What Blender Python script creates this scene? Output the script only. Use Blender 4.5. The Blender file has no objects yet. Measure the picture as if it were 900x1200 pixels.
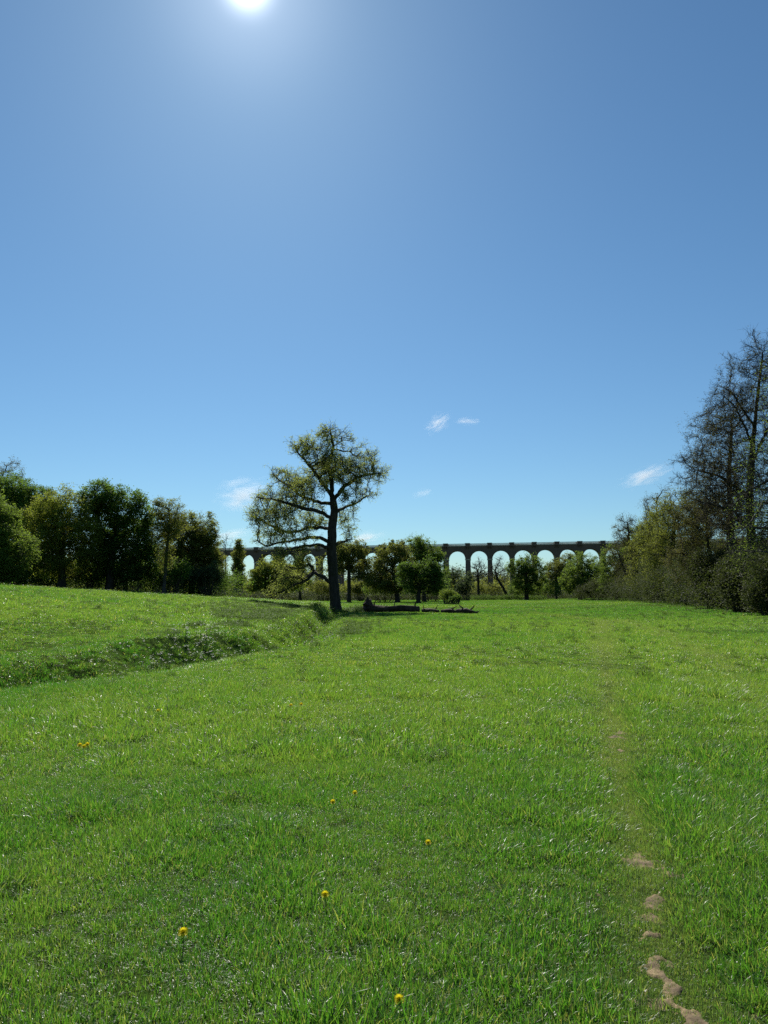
import bpy, math, random
import numpy as np
from mathutils import Matrix, Vector

rng = np.random.default_rng(7)
random.seed(7)
C = bpy.context.scene.collection
R = math.radians

# ------------------------------------------------------------------ camera
EYE = 1.6
F = 906.0
PITCH = math.atan(97 / F)
ROLL = R(0.5)
cam_rot = Matrix.Rotation(math.pi / 2 + PITCH, 3, 'X') @ Matrix.Rotation(-ROLL, 3, 'Z')
CR = np.array(cam_rot)


def ray(px, py):
    return CR @ np.array([(px - 450) / F, -(py - 600) / F, -1.0])


def P(px, py, Y):
    """photo pixel at world depth Y -> world point"""
    d = ray(px, py)
    return np.array([d[0] / d[1] * Y, Y, EYE + d[2] / d[1] * Y])


def sstep(a, b, x):
    t = np.clip((np.asarray(x, float) - a) / (b - a), 0, 1)
    return t * t * (3 - 2 * t)


def _hash(ix, iy, seed):
    n = (ix.astype(np.int64) * 374761393 + iy.astype(np.int64) * 668265263 + seed * 1442695041) & 0x7fffffff
    n = ((n ^ (n >> 13)) * 1274126177) & 0x7fffffff
    return ((n ^ (n >> 16)) & 0xffff) / 65535.0


def vnoise(x, y, seed=0):
    x = np.asarray(x, float); y = np.asarray(y, float)
    ix = np.floor(x); iy = np.floor(y)
    fx = x - ix; fy = y - iy
    fx = fx * fx * (3 - 2 * fx); fy = fy * fy * (3 - 2 * fy)
    a = _hash(ix, iy, seed); b = _hash(ix + 1, iy, seed)
    c = _hash(ix, iy + 1, seed); d = _hash(ix + 1, iy + 1, seed)
    return (a * (1 - fx) + b * fx) * (1 - fy) + (c * (1 - fx) + d * fx) * fy


def fbm(x, y, seed=0, o=3):
    s = 0; a = .5; t = 0
    for k in range(o):
        s = s + a * vnoise(np.asarray(x) * 2 ** k, np.asarray(y) * 2 ** k, seed + k); t += a; a *= .5
    return s / t


# ------------------------------------------------------------------ terrain
DY = [-60, 5, 11, 14, 17, 21, 24, 27, 33, 42, 52, 75, 100, 130, 5000]
DX = [-20, -12, -9.2, -7.6, -6.0, -4.9, -3.9, -3.3, -3.2, -3.7, -4.2, -5.0, -6, -8, -8]


def ditch_x(y):
    return np.interp(y, DY, DX)


def T(x, y):
    x = np.asarray(x, float); y = np.asarray(y, float)
    s = ditch_x(y) - x
    fade = 1 - sstep(72, 92, y)
    near = sstep(-2, 8, y) * (.5 + .5 * sstep(14, 21, y))
    wob = (vnoise(x * .5, y * .35, 5) - .5) * .7
    bank = .46 * sstep(.1, 1.5, s + wob) * (fade * .8 + .2) * near
    ditch = -(.30 + .38 * sstep(20, 32, y)) * np.exp(-((s + .15 + wob * .5) / .95) ** 2) * fade * near
    lf = np.clip(s - 1.0, 0, None)
    rise = 0.072 * lf * sstep(0, 6, lf)
    rise = 7 * (1 - np.exp(-rise / 7)) * 1.25
    rise = rise * (1 - sstep(118, 190, y)) * sstep(-30, 10, y)
    und = (fbm(x / 11, y / 11, 11) - .5) * .22 + (fbm(x / 2.2, y / 2.2, 21, 2) - .5) * .07
    und = und * (1 - sstep(100, 220, y) * .7)
    far = 0.0
    return bank + ditch + rise + und + far


def G(px, py):
    """photo pixel -> point on the terrain"""
    d = ray(px, py)
    Y = 5.0
    last = None
    for Y in np.geomspace(2.0, 400, 1500):
        X = d[0] / d[1] * Y; Z = EYE + d[2] / d[1] * Y
        if Z <= float(T(X, Y)):
            return np.array([X, Y, float(T(X, Y))])
    return np.array([X, Y, 0.])


# ------------------------------------------------------------------ mesh helpers
def mk_mesh(name, verts, polys, smooth=False, attrs=None):
    """polys: list of (M,k) int arrays"""
    me = bpy.data.meshes.new(name)
    verts = np.asarray(verts, np.float32)
    me.vertices.add(len(verts)); me.vertices.foreach_set('co', verts.ravel())
    polys = [np.asarray(p, np.int32) for p in polys if len(p)]
    nl = sum(p.size for p in polys); npoly = sum(len(p) for p in polys)
    if npoly:
        me.loops.add(nl); me.polygons.add(npoly)
        me.loops.foreach_set('vertex_index', np.concatenate([p.ravel() for p in polys]))
        tot = np.concatenate([np.full(len(p), p.shape[1], np.int32) for p in polys])
        st = np.concatenate([[0], np.cumsum(tot)[:-1]]).astype(np.int32)
        me.polygons.foreach_set('loop_start', st)
        try:
            me.polygons.foreach_set('loop_total', tot)
        except Exception:
            pass
        me.polygons.foreach_set('use_smooth', np.full(npoly, smooth))
    me.update(calc_edges=True)
    for k, (dom, typ, arr) in (attrs or {}).items():
        a = me.attributes.new(k, typ, dom)
        arr = np.asarray(arr)
        if typ == 'FLOAT_VECTOR':
            a.data.foreach_set('vector', arr.astype(np.float32).ravel())
        else:
            a.data.foreach_set('value', arr)
    return me


def link(name, me, mat=None, parent=None, loc=None):
    o = bpy.data.objects.new(name, me); C.objects.link(o)
    if mat is not None:
        for m in (mat if isinstance(mat, (list, tuple)) else [mat]):
            me.materials.append(m)
    if parent is not None:
        o.parent = parent
    if loc is not None:
        o.location = loc
    return o


def tag(o, label=None, cat=None, group=None, kind=None):
    if label: o['label'] = label
    if cat: o['category'] = cat
    if group: o['group'] = group
    if kind: o['kind'] = kind
    return o


def thing(name, loc, label, cat, group=None):
    o = bpy.data.objects.new(name, None); C.objects.link(o)
    o.location = loc; o.empty_display_size = .5
    return tag(o, label, cat, group)


def norm(v):
    return v / np.maximum(np.linalg.norm(v, axis=-1, keepdims=True), 1e-9)


def frames(D):
    ref = np.where(np.abs(D[:, 2:3]) > .9, np.array([[1., 0, 0]]), np.array([[0, 0, 1.]]))
    U = norm(np.cross(D, ref)); V = np.cross(D, U)
    return U, V


def tubes(P0, P1, R0, R1, D0, D1, sides, off=0):
    n = len(P0)
    a = np.arange(sides) / sides * 2 * math.pi
    ca, sa = np.cos(a)[None, :, None], np.sin(a)[None, :, None]
    U0, V0 = frames(D0); U1, V1 = frames(D1)
    r0 = P0[:, None] + R0[:, None, None] * (U0[:, None] * ca + V0[:, None] * sa)
    r1 = P1[:, None] + R1[:, None, None] * (U1[:, None] * ca + V1[:, None] * sa)
    v = np.concatenate([r0, r1], 1).reshape(-1, 3)
    base = (np.arange(n) * 2 * sides)[:, None] + off
    i = np.arange(sides)[None]; j = (np.arange(sides) + 1)[None] % sides
    f = np.stack([base + i, base + j, base + sides + j, base + sides + i], -1).reshape(-1, 4)
    return v, f


def leaf_quads(c, size, flat=.35, aspect=.6, wind=None):
    n = len(c)
    N = rng.normal(size=(n, 3)); N[:, 2] += flat * 2 * np.sign(N[:, 2] + 1e-6); N = norm(N)
    A = norm(np.cross(N, rng.normal(size=(n, 3)))); B = np.cross(N, A)
    s = size[:, None]
    fold = N * s * .12
    v = np.stack([c - A * s * .5, c + B * s * .5 * aspect - A * s * .08 + fold, c + A * s * .5, c - B * s * .5 * aspect - A * s * .08 + fold], 1)
    return v.reshape(-1, 3), (np.arange(n * 4).reshape(-1, 4))


def box_v(x0, x1, y0, y1, z0, z1):
    v = [(x0, y0, z0), (x1, y0, z0), (x1, y1, z0), (x0, y1, z0), (x0, y0, z1), (x1, y0, z1), (x1, y1, z1), (x0, y1, z1)]
    f = [(0, 3, 2, 1), (4, 5, 6, 7), (0, 1, 5, 4), (1, 2, 6, 5), (2, 3, 7, 6), (3, 0, 4, 7)]
    return v, f


class MB:
    def __init__(s): s.v = []; s.f = []

    def add(s, v, f):
        o = len(s.v); s.v += [tuple(p) for p in v]; s.f += [tuple(i + o for i in q) for q in f]

    def box(s, *a): s.add(*box_v(*a))

    def mesh(s, name):
        me = bpy.data.meshes.new(name); me.from_pydata(s.v, [], s.f); me.update(); return me


# ------------------------------------------------------------------ materials
def newmat(name):
    m = bpy.data.materials.new(name); m.use_nodes = True
    nt = m.node_tree
    for n in list(nt.nodes): nt.nodes.remove(n)
    return m, nt, nt.nodes, nt.links


def noise(N, L, scale, detail=4, coord=None, rough=.6):
    n = N.new('ShaderNodeTexNoise'); n.inputs['Scale'].default_value = scale
    n.inputs['Detail'].default_value = detail; n.inputs['Roughness'].default_value = rough
    if coord is not None: L.new(coord, n.inputs['Vector'])
    return n.outputs[0]


def mixc(N, L, fac, a, b, blend='MIX'):
    n = N.new('ShaderNodeMix'); n.data_type = 'RGBA'; n.blend_type = blend
    for inp, v in ((n.inputs[0], fac), (n.inputs[6], a), (n.inputs[7], b)):
        if hasattr(v, 'links'): L.new(v, inp)
        elif isinstance(v, (int, float)): inp.default_value = v
        else: inp.default_value = (*v, 1)
    return n.outputs[2]


def ramp(N, L, fac, lo, hi):
    n = N.new('ShaderNodeMapRange'); n.inputs[1].default_value = lo; n.inputs[2].default_value = hi
    L.new(fac, n.inputs[0]); return n.outputs[0]


def leaf_mat(name, c1, c2, c3=None, trans=.45, rough=.65, spec=.12, nscale=.5):
    """thin leaf: diffuse + translucent + gloss; per-leaf tint from the mesh"""
    m, nt, N, L = newmat(name)
    at = N.new('ShaderNodeAttribute'); at.attribute_name = 'tint'
    geo = N.new('ShaderNodeNewGeometry')
    nz = ramp(N, L, noise(N, L, nscale, 2, geo.outputs['Position']), .35, .65)
    col = mixc(N, L, at.outputs['Fac'], c1, c2)
    if c3: col = mixc(N, L, nz, col, mixc(N, L, .55, col, c3))
    tcol = mixc(N, L, .55, col, (col_hi(c2)))
    pr = N.new('ShaderNodeBsdfPrincipled'); L.new(col, pr.inputs['Base Color'])
    pr.inputs['Roughness'].default_value = rough; pr.inputs['Specular IOR Level'].default_value = spec
    tr = N.new('ShaderNodeBsdfTranslucent'); L.new(tcol, tr.inputs['Color'])
    mx = N.new('ShaderNodeMixShader'); mx.inputs[0].default_value = trans
    L.new(pr.outputs[0], mx.inputs[1]); L.new(tr.outputs[0], mx.inputs[2])
    out = N.new('ShaderNodeOutputMaterial'); L.new(mx.outputs[0], out.inputs[0])
    return m


def col_hi(c):
    return (min(1, c[0] * 1.9), min(1, c[1] * 1.9), c[2] * .9)


def bark_mat(name, a, b, scale=6, rough=.85, bump=.6):
    m, nt, N, L = newmat(name)
    tc = N.new('ShaderNodeTexCoord')
    mp = N.new('ShaderNodeMapping'); mp.inputs['Scale'].default_value = (1, 1, .25); L.new(tc.outputs['Object'], mp.inputs[0])
    nz = noise(N, L, scale, 6, mp.outputs[0])
    col = mixc(N, L, ramp(N, L, nz, .35, .65), a, b)
    moss = noise(N, L, 1.1, 3, tc.outputs['Object'])
    col = mixc(N, L, ramp(N, L, moss, .5, .75), col, (a[0] * .9, a[1] * 1.25, a[2] * .7))
    pr = N.new('ShaderNodeBsdfPrincipled'); L.new(col, pr.inputs['Base Color']); pr.inputs['Roughness'].default_value = rough
    pr.inputs['Specular IOR Level'].default_value = .1
    bp = N.new('ShaderNodeBump'); bp.inputs['Strength'].default_value = bump; bp.inputs['Distance'].default_value = .06
    L.new(nz, bp.inputs['Height']); L.new(bp.outputs[0], pr.inputs['Normal'])
    out = N.new('ShaderNodeOutputMaterial'); L.new(pr.outputs[0], out.inputs[0])
    return m


BARK = bark_mat('oak_bark', (.024, .021, .017), (.062, .053, .043))
BARKG = bark_mat('alder_bark', (.035, .032, .028), (.10, .09, .078))
DEAD = bark_mat('dead_wood', (.03, .021, .015), (.085, .06, .043), 4)

LM = {
    'ivy': leaf_mat('shade_darkened_leaves', (.028, .050, .016), (.060, .080, .024), (.05, .045, .022), trans=.35),  # 'ivy' key: shrub leaves coloured darker to paint in the shade under trees
    'oak': leaf_mat('oak_spring_leaves', (.17, .215, .06), (.26, .31, .09), (.19, .19, .07), trans=.55),
    'dark': leaf_mat('dark_green_leaves', (.046, .11, .022), (.112, .185, .035), (.05, .09, .022), trans=.5),
    'mid': leaf_mat('mid_green_leaves', (.080, .145, .030), (.15, .22, .040), (.09, .12, .028), trans=.5),
    'yellow': leaf_mat('yellow_green_leaves', (.13, .18, .034), (.22, .26, .048), (.14, .14, .04), trans=.52),
    'olive': leaf_mat('olive_brown_leaves', (.10, .135, .034), (.175, .20, .046), (.13, .12, .04), trans=.5),
    'blue': leaf_mat('blue_green_leaves', (.04, .075, .036), (.075, .11, .05), (.04, .06, .035), trans=.45),
    'bright': leaf_mat('bright_young_leaves', (.11, .17, .025), (.17, .23, .035), (.10, .13, .025), trans=.5),
    'bud': leaf_mat('brown_buds_and_catkins', (.065, .062, .030), (.115, .12, .042), (.075, .06, .03), trans=.4),
}


# ------------------------------------------------------------------ trees
def colonize(polys, att, step, dk, maxit=140, up=.12, jit=.25):
    """grow branches from preset limb lines towards attraction points"""
    nodes = []; par = []; frac = []
    for li, pl in enumerate(polys):
        pl = np.asarray(pl, float)
        if li == 0:
            last = -1
        else:
            arr = np.array(nodes); last = int(np.argmin(((arr - pl[0]) ** 2).sum(1))); 
        start = 0
        pts = []
        for a, b in zip(pl[:-1], pl[1:]):
            n = max(1, int(round(np.linalg.norm(b - a) / step)))
            for k in range(n): pts.append(a + (b - a) * k / n)
        pts.append(pl[-1])
        if li > 0: pts = pts[1:]
        for pi_, p in enumerate(pts):
            frac.append(-1 if li == 0 else pi_ / max(1, len(pts) - 1))
            q = p + (rng.normal(size=3) * step * (.03 if li == 0 else .10) if last >= 0 else 0)
            nodes.append(q); par.append(last); last = len(nodes) - 1
    nodes = np.array(nodes); par = list(par)
    A = att.copy()
    d = np.full(len(A), 1e9); ni = np.zeros(len(A), int)

    def upd(start):
        nonlocal d, ni
        sub = nodes[start:]
        D = np.sqrt(((A[:, None] - sub[None]) ** 2).sum(-1))
        k = D.argmin(1); dm = D[np.arange(len(A)), k]
        m = dm < d
        d = np.where(m, dm, d); ni = np.where(m, k + start, ni)
    upd(0)
    stall = 0
    for it in range(maxit):
        keep = d > dk
        A = A[keep]; d = d[keep]; ni = ni[keep]
        if len(A) < 3: break
        V = norm(A - nodes[ni])
        acc = np.zeros((len(nodes), 3)); np.add.at(acc, ni, V)
        act = np.unique(ni)
        dirs = norm(norm(acc[act]) + rng.normal(size=(len(act), 3)) * jit + np.array([0, 0, up]))
        new = nodes[act] + dirs * step
        start = len(nodes)
        nodes = np.vstack([nodes, new]); par += list(act)
        n0 = len(A)
        upd(start)
        # drop targets that no longer get nearer
    return nodes, np.array(par), np.array(frac)


def radii(par, base_r, e=1.88):
    n = len(par)
    cnt = np.zeros(n)
    isleaf = np.ones(n, bool); isleaf[par[par >= 0]] = False
    cnt[isleaf] = 1
    for i in range(n - 1, 0, -1):
        p = par[i]
        if p >= 0: cnt[p] += cnt[i]
    cnt = np.maximum(cnt, 1)
    root = cnt[0]
    return base_r * (cnt / root) ** (1 / e), isleaf, cnt


def in_ellipsoids(lobes, n, shell=.45):
    """lobes: (cx,cy,cz,rx,ry,rz)"""
    L_ = np.array(lobes); vol = (L_[:, 3] * L_[:, 4] * L_[:, 5]) ** .8
    k = rng.choice(len(L_), n, p=vol / vol.sum())
    u = norm(rng.normal(size=(n, 3))) * (rng.random((n, 1)) ** shell)
    return L_[k, :3] + u * L_[k, 3:6]


def ragged(Ls, amount):
    out_ = list(Ls)
    for l in Ls:
        for _ in range(amount):
            u = norm(rng.normal(size=3)); f = rng.uniform(.22, .42)
            out_.append((l[0] + u[0] * l[3] * .92, l[1] + u[1] * l[4] * .92, l[2] + u[2] * l[5] * .92, l[3] * f, l[4] * f, l[5] * f))
    return out_


def build_tree(name, label, cat, base, Y, lobes, R0, leaf='mid', n_att=420, n_leaf=9000, lsize=.26, step=None, twigs=3,
               twl=(.5, 1.3), limbs=(), trunk=None, bark=None, group=None, dkf=1.5, up=.12, clump=.22, depthk=1.0, sub=2, flare=1.0, fill=.6, frad=.055, pexp=1.88, limb_r=0,
               twr=.012, jit=.25, trunk_to=.55, lean=0, crown='crown'):
    """base: pixel x of the foot; lobes: (px,py,rx_px,ry_px) seen in the photo, given depth here"""
    bx = P(base, 697, Y)[0]; bz = float(T(bx, Y))
    b = np.array([bx, Y, bz - .1])
    k = Y / F
    Ls = []
    cxs = [P(l[0], l[1], Y) for l in lobes]
    width = max(l[2] for l in lobes) * k
    for l, c in zip(lobes, cxs):
        dy = l[4] if len(l) > 4 else rng.uniform(-.35, .35) * width * depthk
        Ls.append((c[0] - bx, dy, c[2] - bz, l[2] * k, l[2] * k * .95 * depthk, l[3] * k))
    if n_leaf > 5000 and leaf != 'oak': Ls = ragged(Ls, 4)
    att = in_ellipsoids(Ls, n_att)
    att = att[att[:, 2] > .4]
    top = max(a[2] + a[5] for a in Ls)
    if step is None: step = max(.25, top / 26)
    if trunk is None:
        cx = np.mean([a[0] for a in Ls]); z1 = top * trunk_to
        trunk = [(0, 0, -.1), (cx * .1 + rng.normal() * .1, rng.normal() * .1, z1 * .45), (cx * .5 + lean, rng.normal() * .2, z1)]
    else:
        tr = []
        for i, t in enumerate(trunk):
            q = P(t[0], t[1], Y); tr.append((q[0] - bx, (t[2] if len(t) > 2 else 0), q[2] - bz))
        tr[0] = (tr[0][0], 0, -.15)
        trunk = tr
    pls = [trunk]
    for lb in limbs:
        pl = []
        for t in lb:
            q = P(t[0], t[1], Y); pl.append((q[0] - bx, (t[2] if len(t) > 2 else 0), q[2] - bz))
        pls.append(pl)
    nodes, par, frac = colonize(pls, att, step, step * dkf, up=up, jit=jit)
    rad, isleaf, cnt = radii(par, R0, pexp)
    rad = np.maximum(rad, twr)
    if limb_r:
        fi = np.where(frac >= 0)[0]
        rad[fi] = np.maximum(rad[fi], limb_r * (1 - frac[fi]) ** .8 + twr * 1.5)
    if flare:
        h = nodes[:, 2]
        trunkish = cnt > cnt[0] * .8
        rad = np.where(trunkish & (h < R0 * 4), rad * (1 + .55 * flare * np.exp(-np.clip(h, 0, None) / (R0 * 1.3))), rad)
    c = np.arange(1, len(nodes)); c = c[par[c] >= 0]; p = par[c]
    ED = norm(nodes[c] - nodes[p])
    ND = np.zeros_like(nodes); ND[c] = ED
    # main child per node
    main = np.full(len(nodes), -1); order = np.argsort(cnt[c])
    main[p[order]] = c[order]
    first = np.where(par < 0)[0]
    for f_ in first:
        if main[f_] >= 0: ND[f_] = norm(nodes[main[f_]] - nodes[f_])
    mc = main[p] == c
    # smooth node directions
    ND2 = ND.copy(); has = main >= 0
    ND2[has] = norm(ND[has] + norm(nodes[main[has]] - nodes[has]))
    D0 = np.where(mc[:, None], ND2[p], ED); D1 = ND2[c]
    Rb = np.where(mc, rad[p], np.minimum(rad[p] * .9, rad[c] * 1.15))
    V = []; Fq = []; off = 0
    thick = rad[c] > R0 * .12
    for msk, sd in ((thick, 9), (~thick, 4)):
        if msk.any():
            v, f = tubes(nodes[p][msk], nodes[c][msk], Rb[msk], rad[c][msk], D0[msk], D1[msk], sd, off)
            V.append(v); Fq.append(f); off += len(v)
    # twigs
    thin = np.where(cnt <= 6)[0]; thin = thin[thin > 0]
    pts = []
    if twigs and len(thin):
        src = np.repeat(thin, twigs); n = len(src)
        t = rng.random((n, 1))
        p0 = nodes[src] * t + nodes[np.maximum(par[src], 0)] * (1 - t)
        out = norm(p0 - np.array([0, 0, top * .45]))
        d = norm(ND[src] * .7 + rng.normal(size=(n, 3)) * .6 + out * .35 + np.array([0, 0, up]))
        ln = rng.uniform(*twl, size=(n, 1))
        p1 = p0 + d * ln * .5; d2 = norm(d + rng.normal(size=(n, 3)) * .35); p2 = p1 + d2 * ln * .5
        rr = np.full(n, twr)
        for a_, b_, r0, r1, da, db in ((p0, p1, rr, rr * .75, d, d2), (p1, p2, rr * .75, rr * .35, d2, d2)):
            v, f = tubes(a_, b_, r0, r1, da, db, 3, off); V.append(v); Fq.append(f); off += len(v)
        pts += [p1, p2, (p1 + p2) / 2]
        if sub:
            s2 = np.repeat(np.arange(n), sub); t = rng.uniform(.2, 1, (len(s2), 1))
            q0 = p0[s2] + (p1[s2] - p0[s2]) * t
            half = rng.random(len(s2)) < .5
            q0[half] = (p1[s2] + (p2[s2] - p1[s2]) * t)[half]
            dq = norm(d2[s2] * .6 + rng.normal(size=(len(s2), 3)) * .75 + np.array([0, 0, up]))
            q1 = q0 + dq * ln[s2] * rng.uniform(.35, .75, (len(s2), 1))
            rr = np.full(len(s2), twr * .6)
            v, f = tubes(q0, q1, rr, rr * .5, dq, dq, 3, off); V.append(v); Fq.append(f); off += len(v)
            pts += [q1, (q0 + q1) / 2, q0 * .25 + q1 * .75]
    root = thing(name, b, label, cat, group)
    bk = bark or BARK
    mt = mk_mesh('trunk', np.vstack(V), Fq, smooth=True)
    link('trunk', mt, bk, root)
    if n_leaf:
        pts = np.vstack(pts) if pts else nodes[thin]
        # clump-wise thinning gives gaps
        cl = vnoise(pts[:, 0] * .9 / max(.5, top / 14) + 50, pts[:, 2] * .9 / max(.5, top / 14) + pts[:, 1] * .5 + 50, 3)
        w = .25 + sstep(.25, .6, cl)
        idx = rng.choice(len(pts), n_leaf, p=w / w.sum())
        c_ = pts[idx] + rng.normal(size=(n_leaf, 3)) * clump
        nf = int(n_leaf * fill)
        if nf:
            # leafy sprays round the outer branch ends
            ncl = max(40, nf // 45)
            cc = in_ellipsoids(Ls, ncl, .36)
            cc = cc[cc[:, 2] > .5]
            g_ = vnoise(cc[:, 0] * .8 / max(.5, top / 14) + 50, cc[:, 2] * .8 / max(.5, top / 14) + cc[:, 1] * .5 + 50, 3)
            cc = cc[rng.random(len(cc)) < .25 + 1.2 * sstep(.2, .6, g_)]
            fr = frad * top * rng.uniform(.5, 1.4, len(cc))
            pick = rng.integers(0, len(cc), nf)
            cf = cc[pick] + norm(rng.normal(size=(nf, 3))) * (fr[pick] * rng.random(nf) ** .5)[:, None] * np.array([1, 1, .62])
            c_[:nf] = cf
        c_ = c_[c_[:, 2] > .1]
        n_ = len(c_)
        v, f = leaf_quads(c_, lsize * rng.uniform(.6, 1.3, n_))
        tint = np.clip(vnoise(c_[:, 0] * .6 + 9, c_[:, 2] * .6 + c_[:, 1] * .3, 8) * .9 + rng.normal(size=n_) * .22, 0, 1)
        ml = mk_mesh(crown, v, [f], attrs={'tint': ('FACE', 'FLOAT', tint.astype(np.float32))})
        link(crown, ml, LM[leaf], root)
    return root


def shrub(name, label, cat, lobes, Y, leaf='dark', n=5000, lsize=.2, group=None, stems=14, zlow=0.0):
    """bush made of several leaf mounds on thin stems; lobes in photo pixels"""
    k = Y / F
    l0 = lobes[0]
    bx = P(l0[0], 697, Y)[0]; bz = float(T(bx, Y))
    Ls = []
    for l in lobes:
        c = P(l[0], l[1], Y)
        Ls.append((c[0] - bx, rng.uniform(-.3, .3) * l[2] * k, c[2] - bz, l[2] * k, l[2] * k * .9, l[3] * k))
    root = thing(name, (bx, Y, bz), label, cat, group)
    m = max(60, n // 25)
    cc = in_ellipsoids(Ls, m, .38)
    cc = cc[cc[:, 2] > .05]
    # stems from the ground up to clump centres
    sel = cc[rng.choice(len(cc), min(stems * 4, len(cc)), replace=False)]
    V = []; Fq = []; off = 0
    foot = np.stack([sel[:, 0] * .35, sel[:, 1] * .35, np.full(len(sel), -.1)], 1)
    mid = foot * .4 + sel * .6 + rng.normal(size=sel.shape) * .12; mid[:, 2] = sel[:, 2] * .45
    d = norm(mid - foot); d2 = norm(sel - mid)
    rr = np.full(len(sel), .035)
    for a_, b_, r0, r1, da, db in ((foot, mid, rr, rr * .6, d, d2), (mid, sel, rr * .6, rr * .2, d2, d2)):
        v, f = tubes(a_, b_, r0, r1, da, db, 4, off); V.append(v); Fq.append(f); off += len(v)
    link('stems', mk_mesh('stems', np.vstack(V), Fq, True), BARKG, root)
    size = np.mean([a[3] for a in Ls])
    c_ = cc[rng.integers(0, len(cc), n)] + rng.normal(size=(n, 3)) * size * .10
    c_ = c_[c_[:, 2] > 0.02]
    v, f = leaf_quads(c_, lsize * rng.uniform(.5, 1.3, len(c_)))
    tint = np.clip(rng.random(len(c_)), 0, 1).astype(np.float32)
    link('foliage', mk_mesh('foliage', v, [f], attrs={'tint': ('FACE', 'FLOAT', tint)}), LM[leaf], root)
    return root


# ------------------------------------------------------------------ world and sun
AZ, EL = R(-10.5), R(40.1)
SUN = Vector((math.sin(AZ) * math.cos(EL), math.cos(AZ) * math.cos(EL), math.sin(EL)))
w = bpy.data.worlds.new('World'); bpy.context.scene.world = w; w.use_nodes = True
nt = w.node_tree; N = nt.nodes; L = nt.links
for n in list(N): N.remove(n)
sky = N.new('ShaderNodeTexSky'); sky.sky_type = 'NISHITA'; sky.sun_disc = False
sky.sun_elevation = EL; sky.sun_rotation = AZ
sky.air_density = 1.0; sky.dust_density = .2; sky.ozone_density = 1.6; sky.altitude = 50
bg = N.new('ShaderNodeBackground'); bg.inputs[1].default_value = .062
tc = N.new('ShaderNodeTexCoord')
dot = N.new('ShaderNodeVectorMath'); dot.operation = 'DOT_PRODUCT'
nm = N.new('ShaderNodeVectorMath'); nm.operation = 'NORMALIZE'
L.new(tc.outputs['Generated'], nm.inputs[0]); L.new(nm.outputs[0], dot.inputs[0]); dot.inputs[1].default_value = SUN


def mathn(op, a, b=None, clamp=False):
    n = N.new('ShaderNodeMath'); n.operation = op; n.use_clamp = clamp
    for i, v in enumerate((a, b)):
        if v is None: continue
        if hasattr(v, 'links'): L.new(v, n.inputs[i])
        else: n.inputs[i].default_value = v
    return n.outputs[0]


dd = mathn('MAXIMUM', dot.outputs['Value'], 0)
halo = mathn('ADD', mathn('MULTIPLY', mathn('POWER', dd, 5000), 22.0), mathn('ADD', mathn('MULTIPLY', mathn('POWER', dd, 330), 2.6), mathn('MULTIPLY', mathn('POWER', dd, 45), .3)))
hc = N.new('ShaderNodeVectorMath'); hc.operation = 'SCALE'; hc.inputs[0].default_value = (.93, .96, 1.0); L.new(halo, hc.inputs[3])
ad = N.new('ShaderNodeVectorMath'); ad.operation = 'ADD'
sx = N.new('ShaderNodeSeparateXYZ'); L.new(nm.outputs[0], sx.inputs[0])
elv = ramp(N, L, sx.outputs[2], 0.0, .42)
tintc = mixc(N, L, mathn('POWER', mathn('MAXIMUM', elv, 0.0), .55), (.60, .85, 1.03), (.61, .91, 1.07))
L.new(mixc(N, L, 1, sky.outputs[0], tintc, 'MULTIPLY'), ad.inputs[0]); L.new(hc.outputs[0], ad.inputs[1])
L.new(ad.outputs[0], bg.inputs[0])
ow = N.new('ShaderNodeOutputWorld'); L.new(bg.outputs[0], ow.inputs[0])

sl = bpy.data.lights.new('sun', 'SUN'); sl.energy = 5.0; sl.angle = R(.53); sl.color = (1, .95, .86)
so = bpy.data.objects.new('sun', sl); C.objects.link(so)
so.rotation_euler = SUN.to_track_quat('Z', 'Y').to_euler()

cd = bpy.data.cameras.new('camera'); cam = bpy.data.objects.new('camera', cd); C.objects.link(cam)
cam.location = (0, 0, EYE); cam.rotation_euler = cam_rot.to_euler()
cd.sensor_fit = 'VERTICAL'; cd.sensor_height = 36; cd.lens = 36 * F / 1200; cd.clip_start = .1; cd.clip_end = 20000
sc = bpy.context.scene; sc.camera = cam
sc.view_settings.view_transform = 'Standard'; sc.view_settings.look = 'None'
sc.view_settings.exposure = 0.45; sc.view_settings.gamma = 1
sc.render.engine = 'CYCLES'
sc.cycles.use_denoising = False
sc.cycles.max_bounces = 6; sc.cycles.diffuse_bounces = 3; sc.cycles.glossy_bounces = 2; sc.cycles.transmission_bounces = 4
sc.cycles.sample_clamp_indirect = 4

# ------------------------------------------------------------------ ground sheet
def sinh_axis(lo, hi, c, a, n):
    t = np.linspace(math.asinh((lo - c) / a), math.asinh((hi - c) / a), n); return c + a * np.sinh(t)


gx = sinh_axis(-4000, 4000, -2, 13, 620); gy = sinh_axis(-600, 6000, 14, 14, 680)
GX, GY = np.meshgrid(gx, gy); GZ = T(GX, GY)
nv, mv = GX.shape
idx = np.arange(nv * mv).reshape(nv, mv)
q = np.stack([idx[:-1, :-1], idx[:-1, 1:], idx[1:, 1:], idx[1:, :-1]], -1).reshape(-1, 4)
m, nt_, N, L = newmat('meadow_turf')
geo = N.new('ShaderNodeNewGeometry'); pos = geo.outputs['Position']
big = noise(N, L, .07, 4, pos); midn = noise(N, L, .6, 5, pos); fine = noise(N, L, 14, 6, pos, .75)
col = mixc(N, L, ramp(N, L, big, .38, .62), (.050, .095, .016), (.080, .120, .022))
col = mixc(N, L, ramp(N, L, midn, .38, .66), col, (.050, .092, .018))
col = mixc(N, L, ramp(N, L, fine, .45, .75), col, (.045, .05, .02))
pr = N.new('ShaderNodeBsdfPrincipled'); L.new(col, pr.inputs['Base Color']); pr.inputs['Roughness'].default_value = .75
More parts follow.
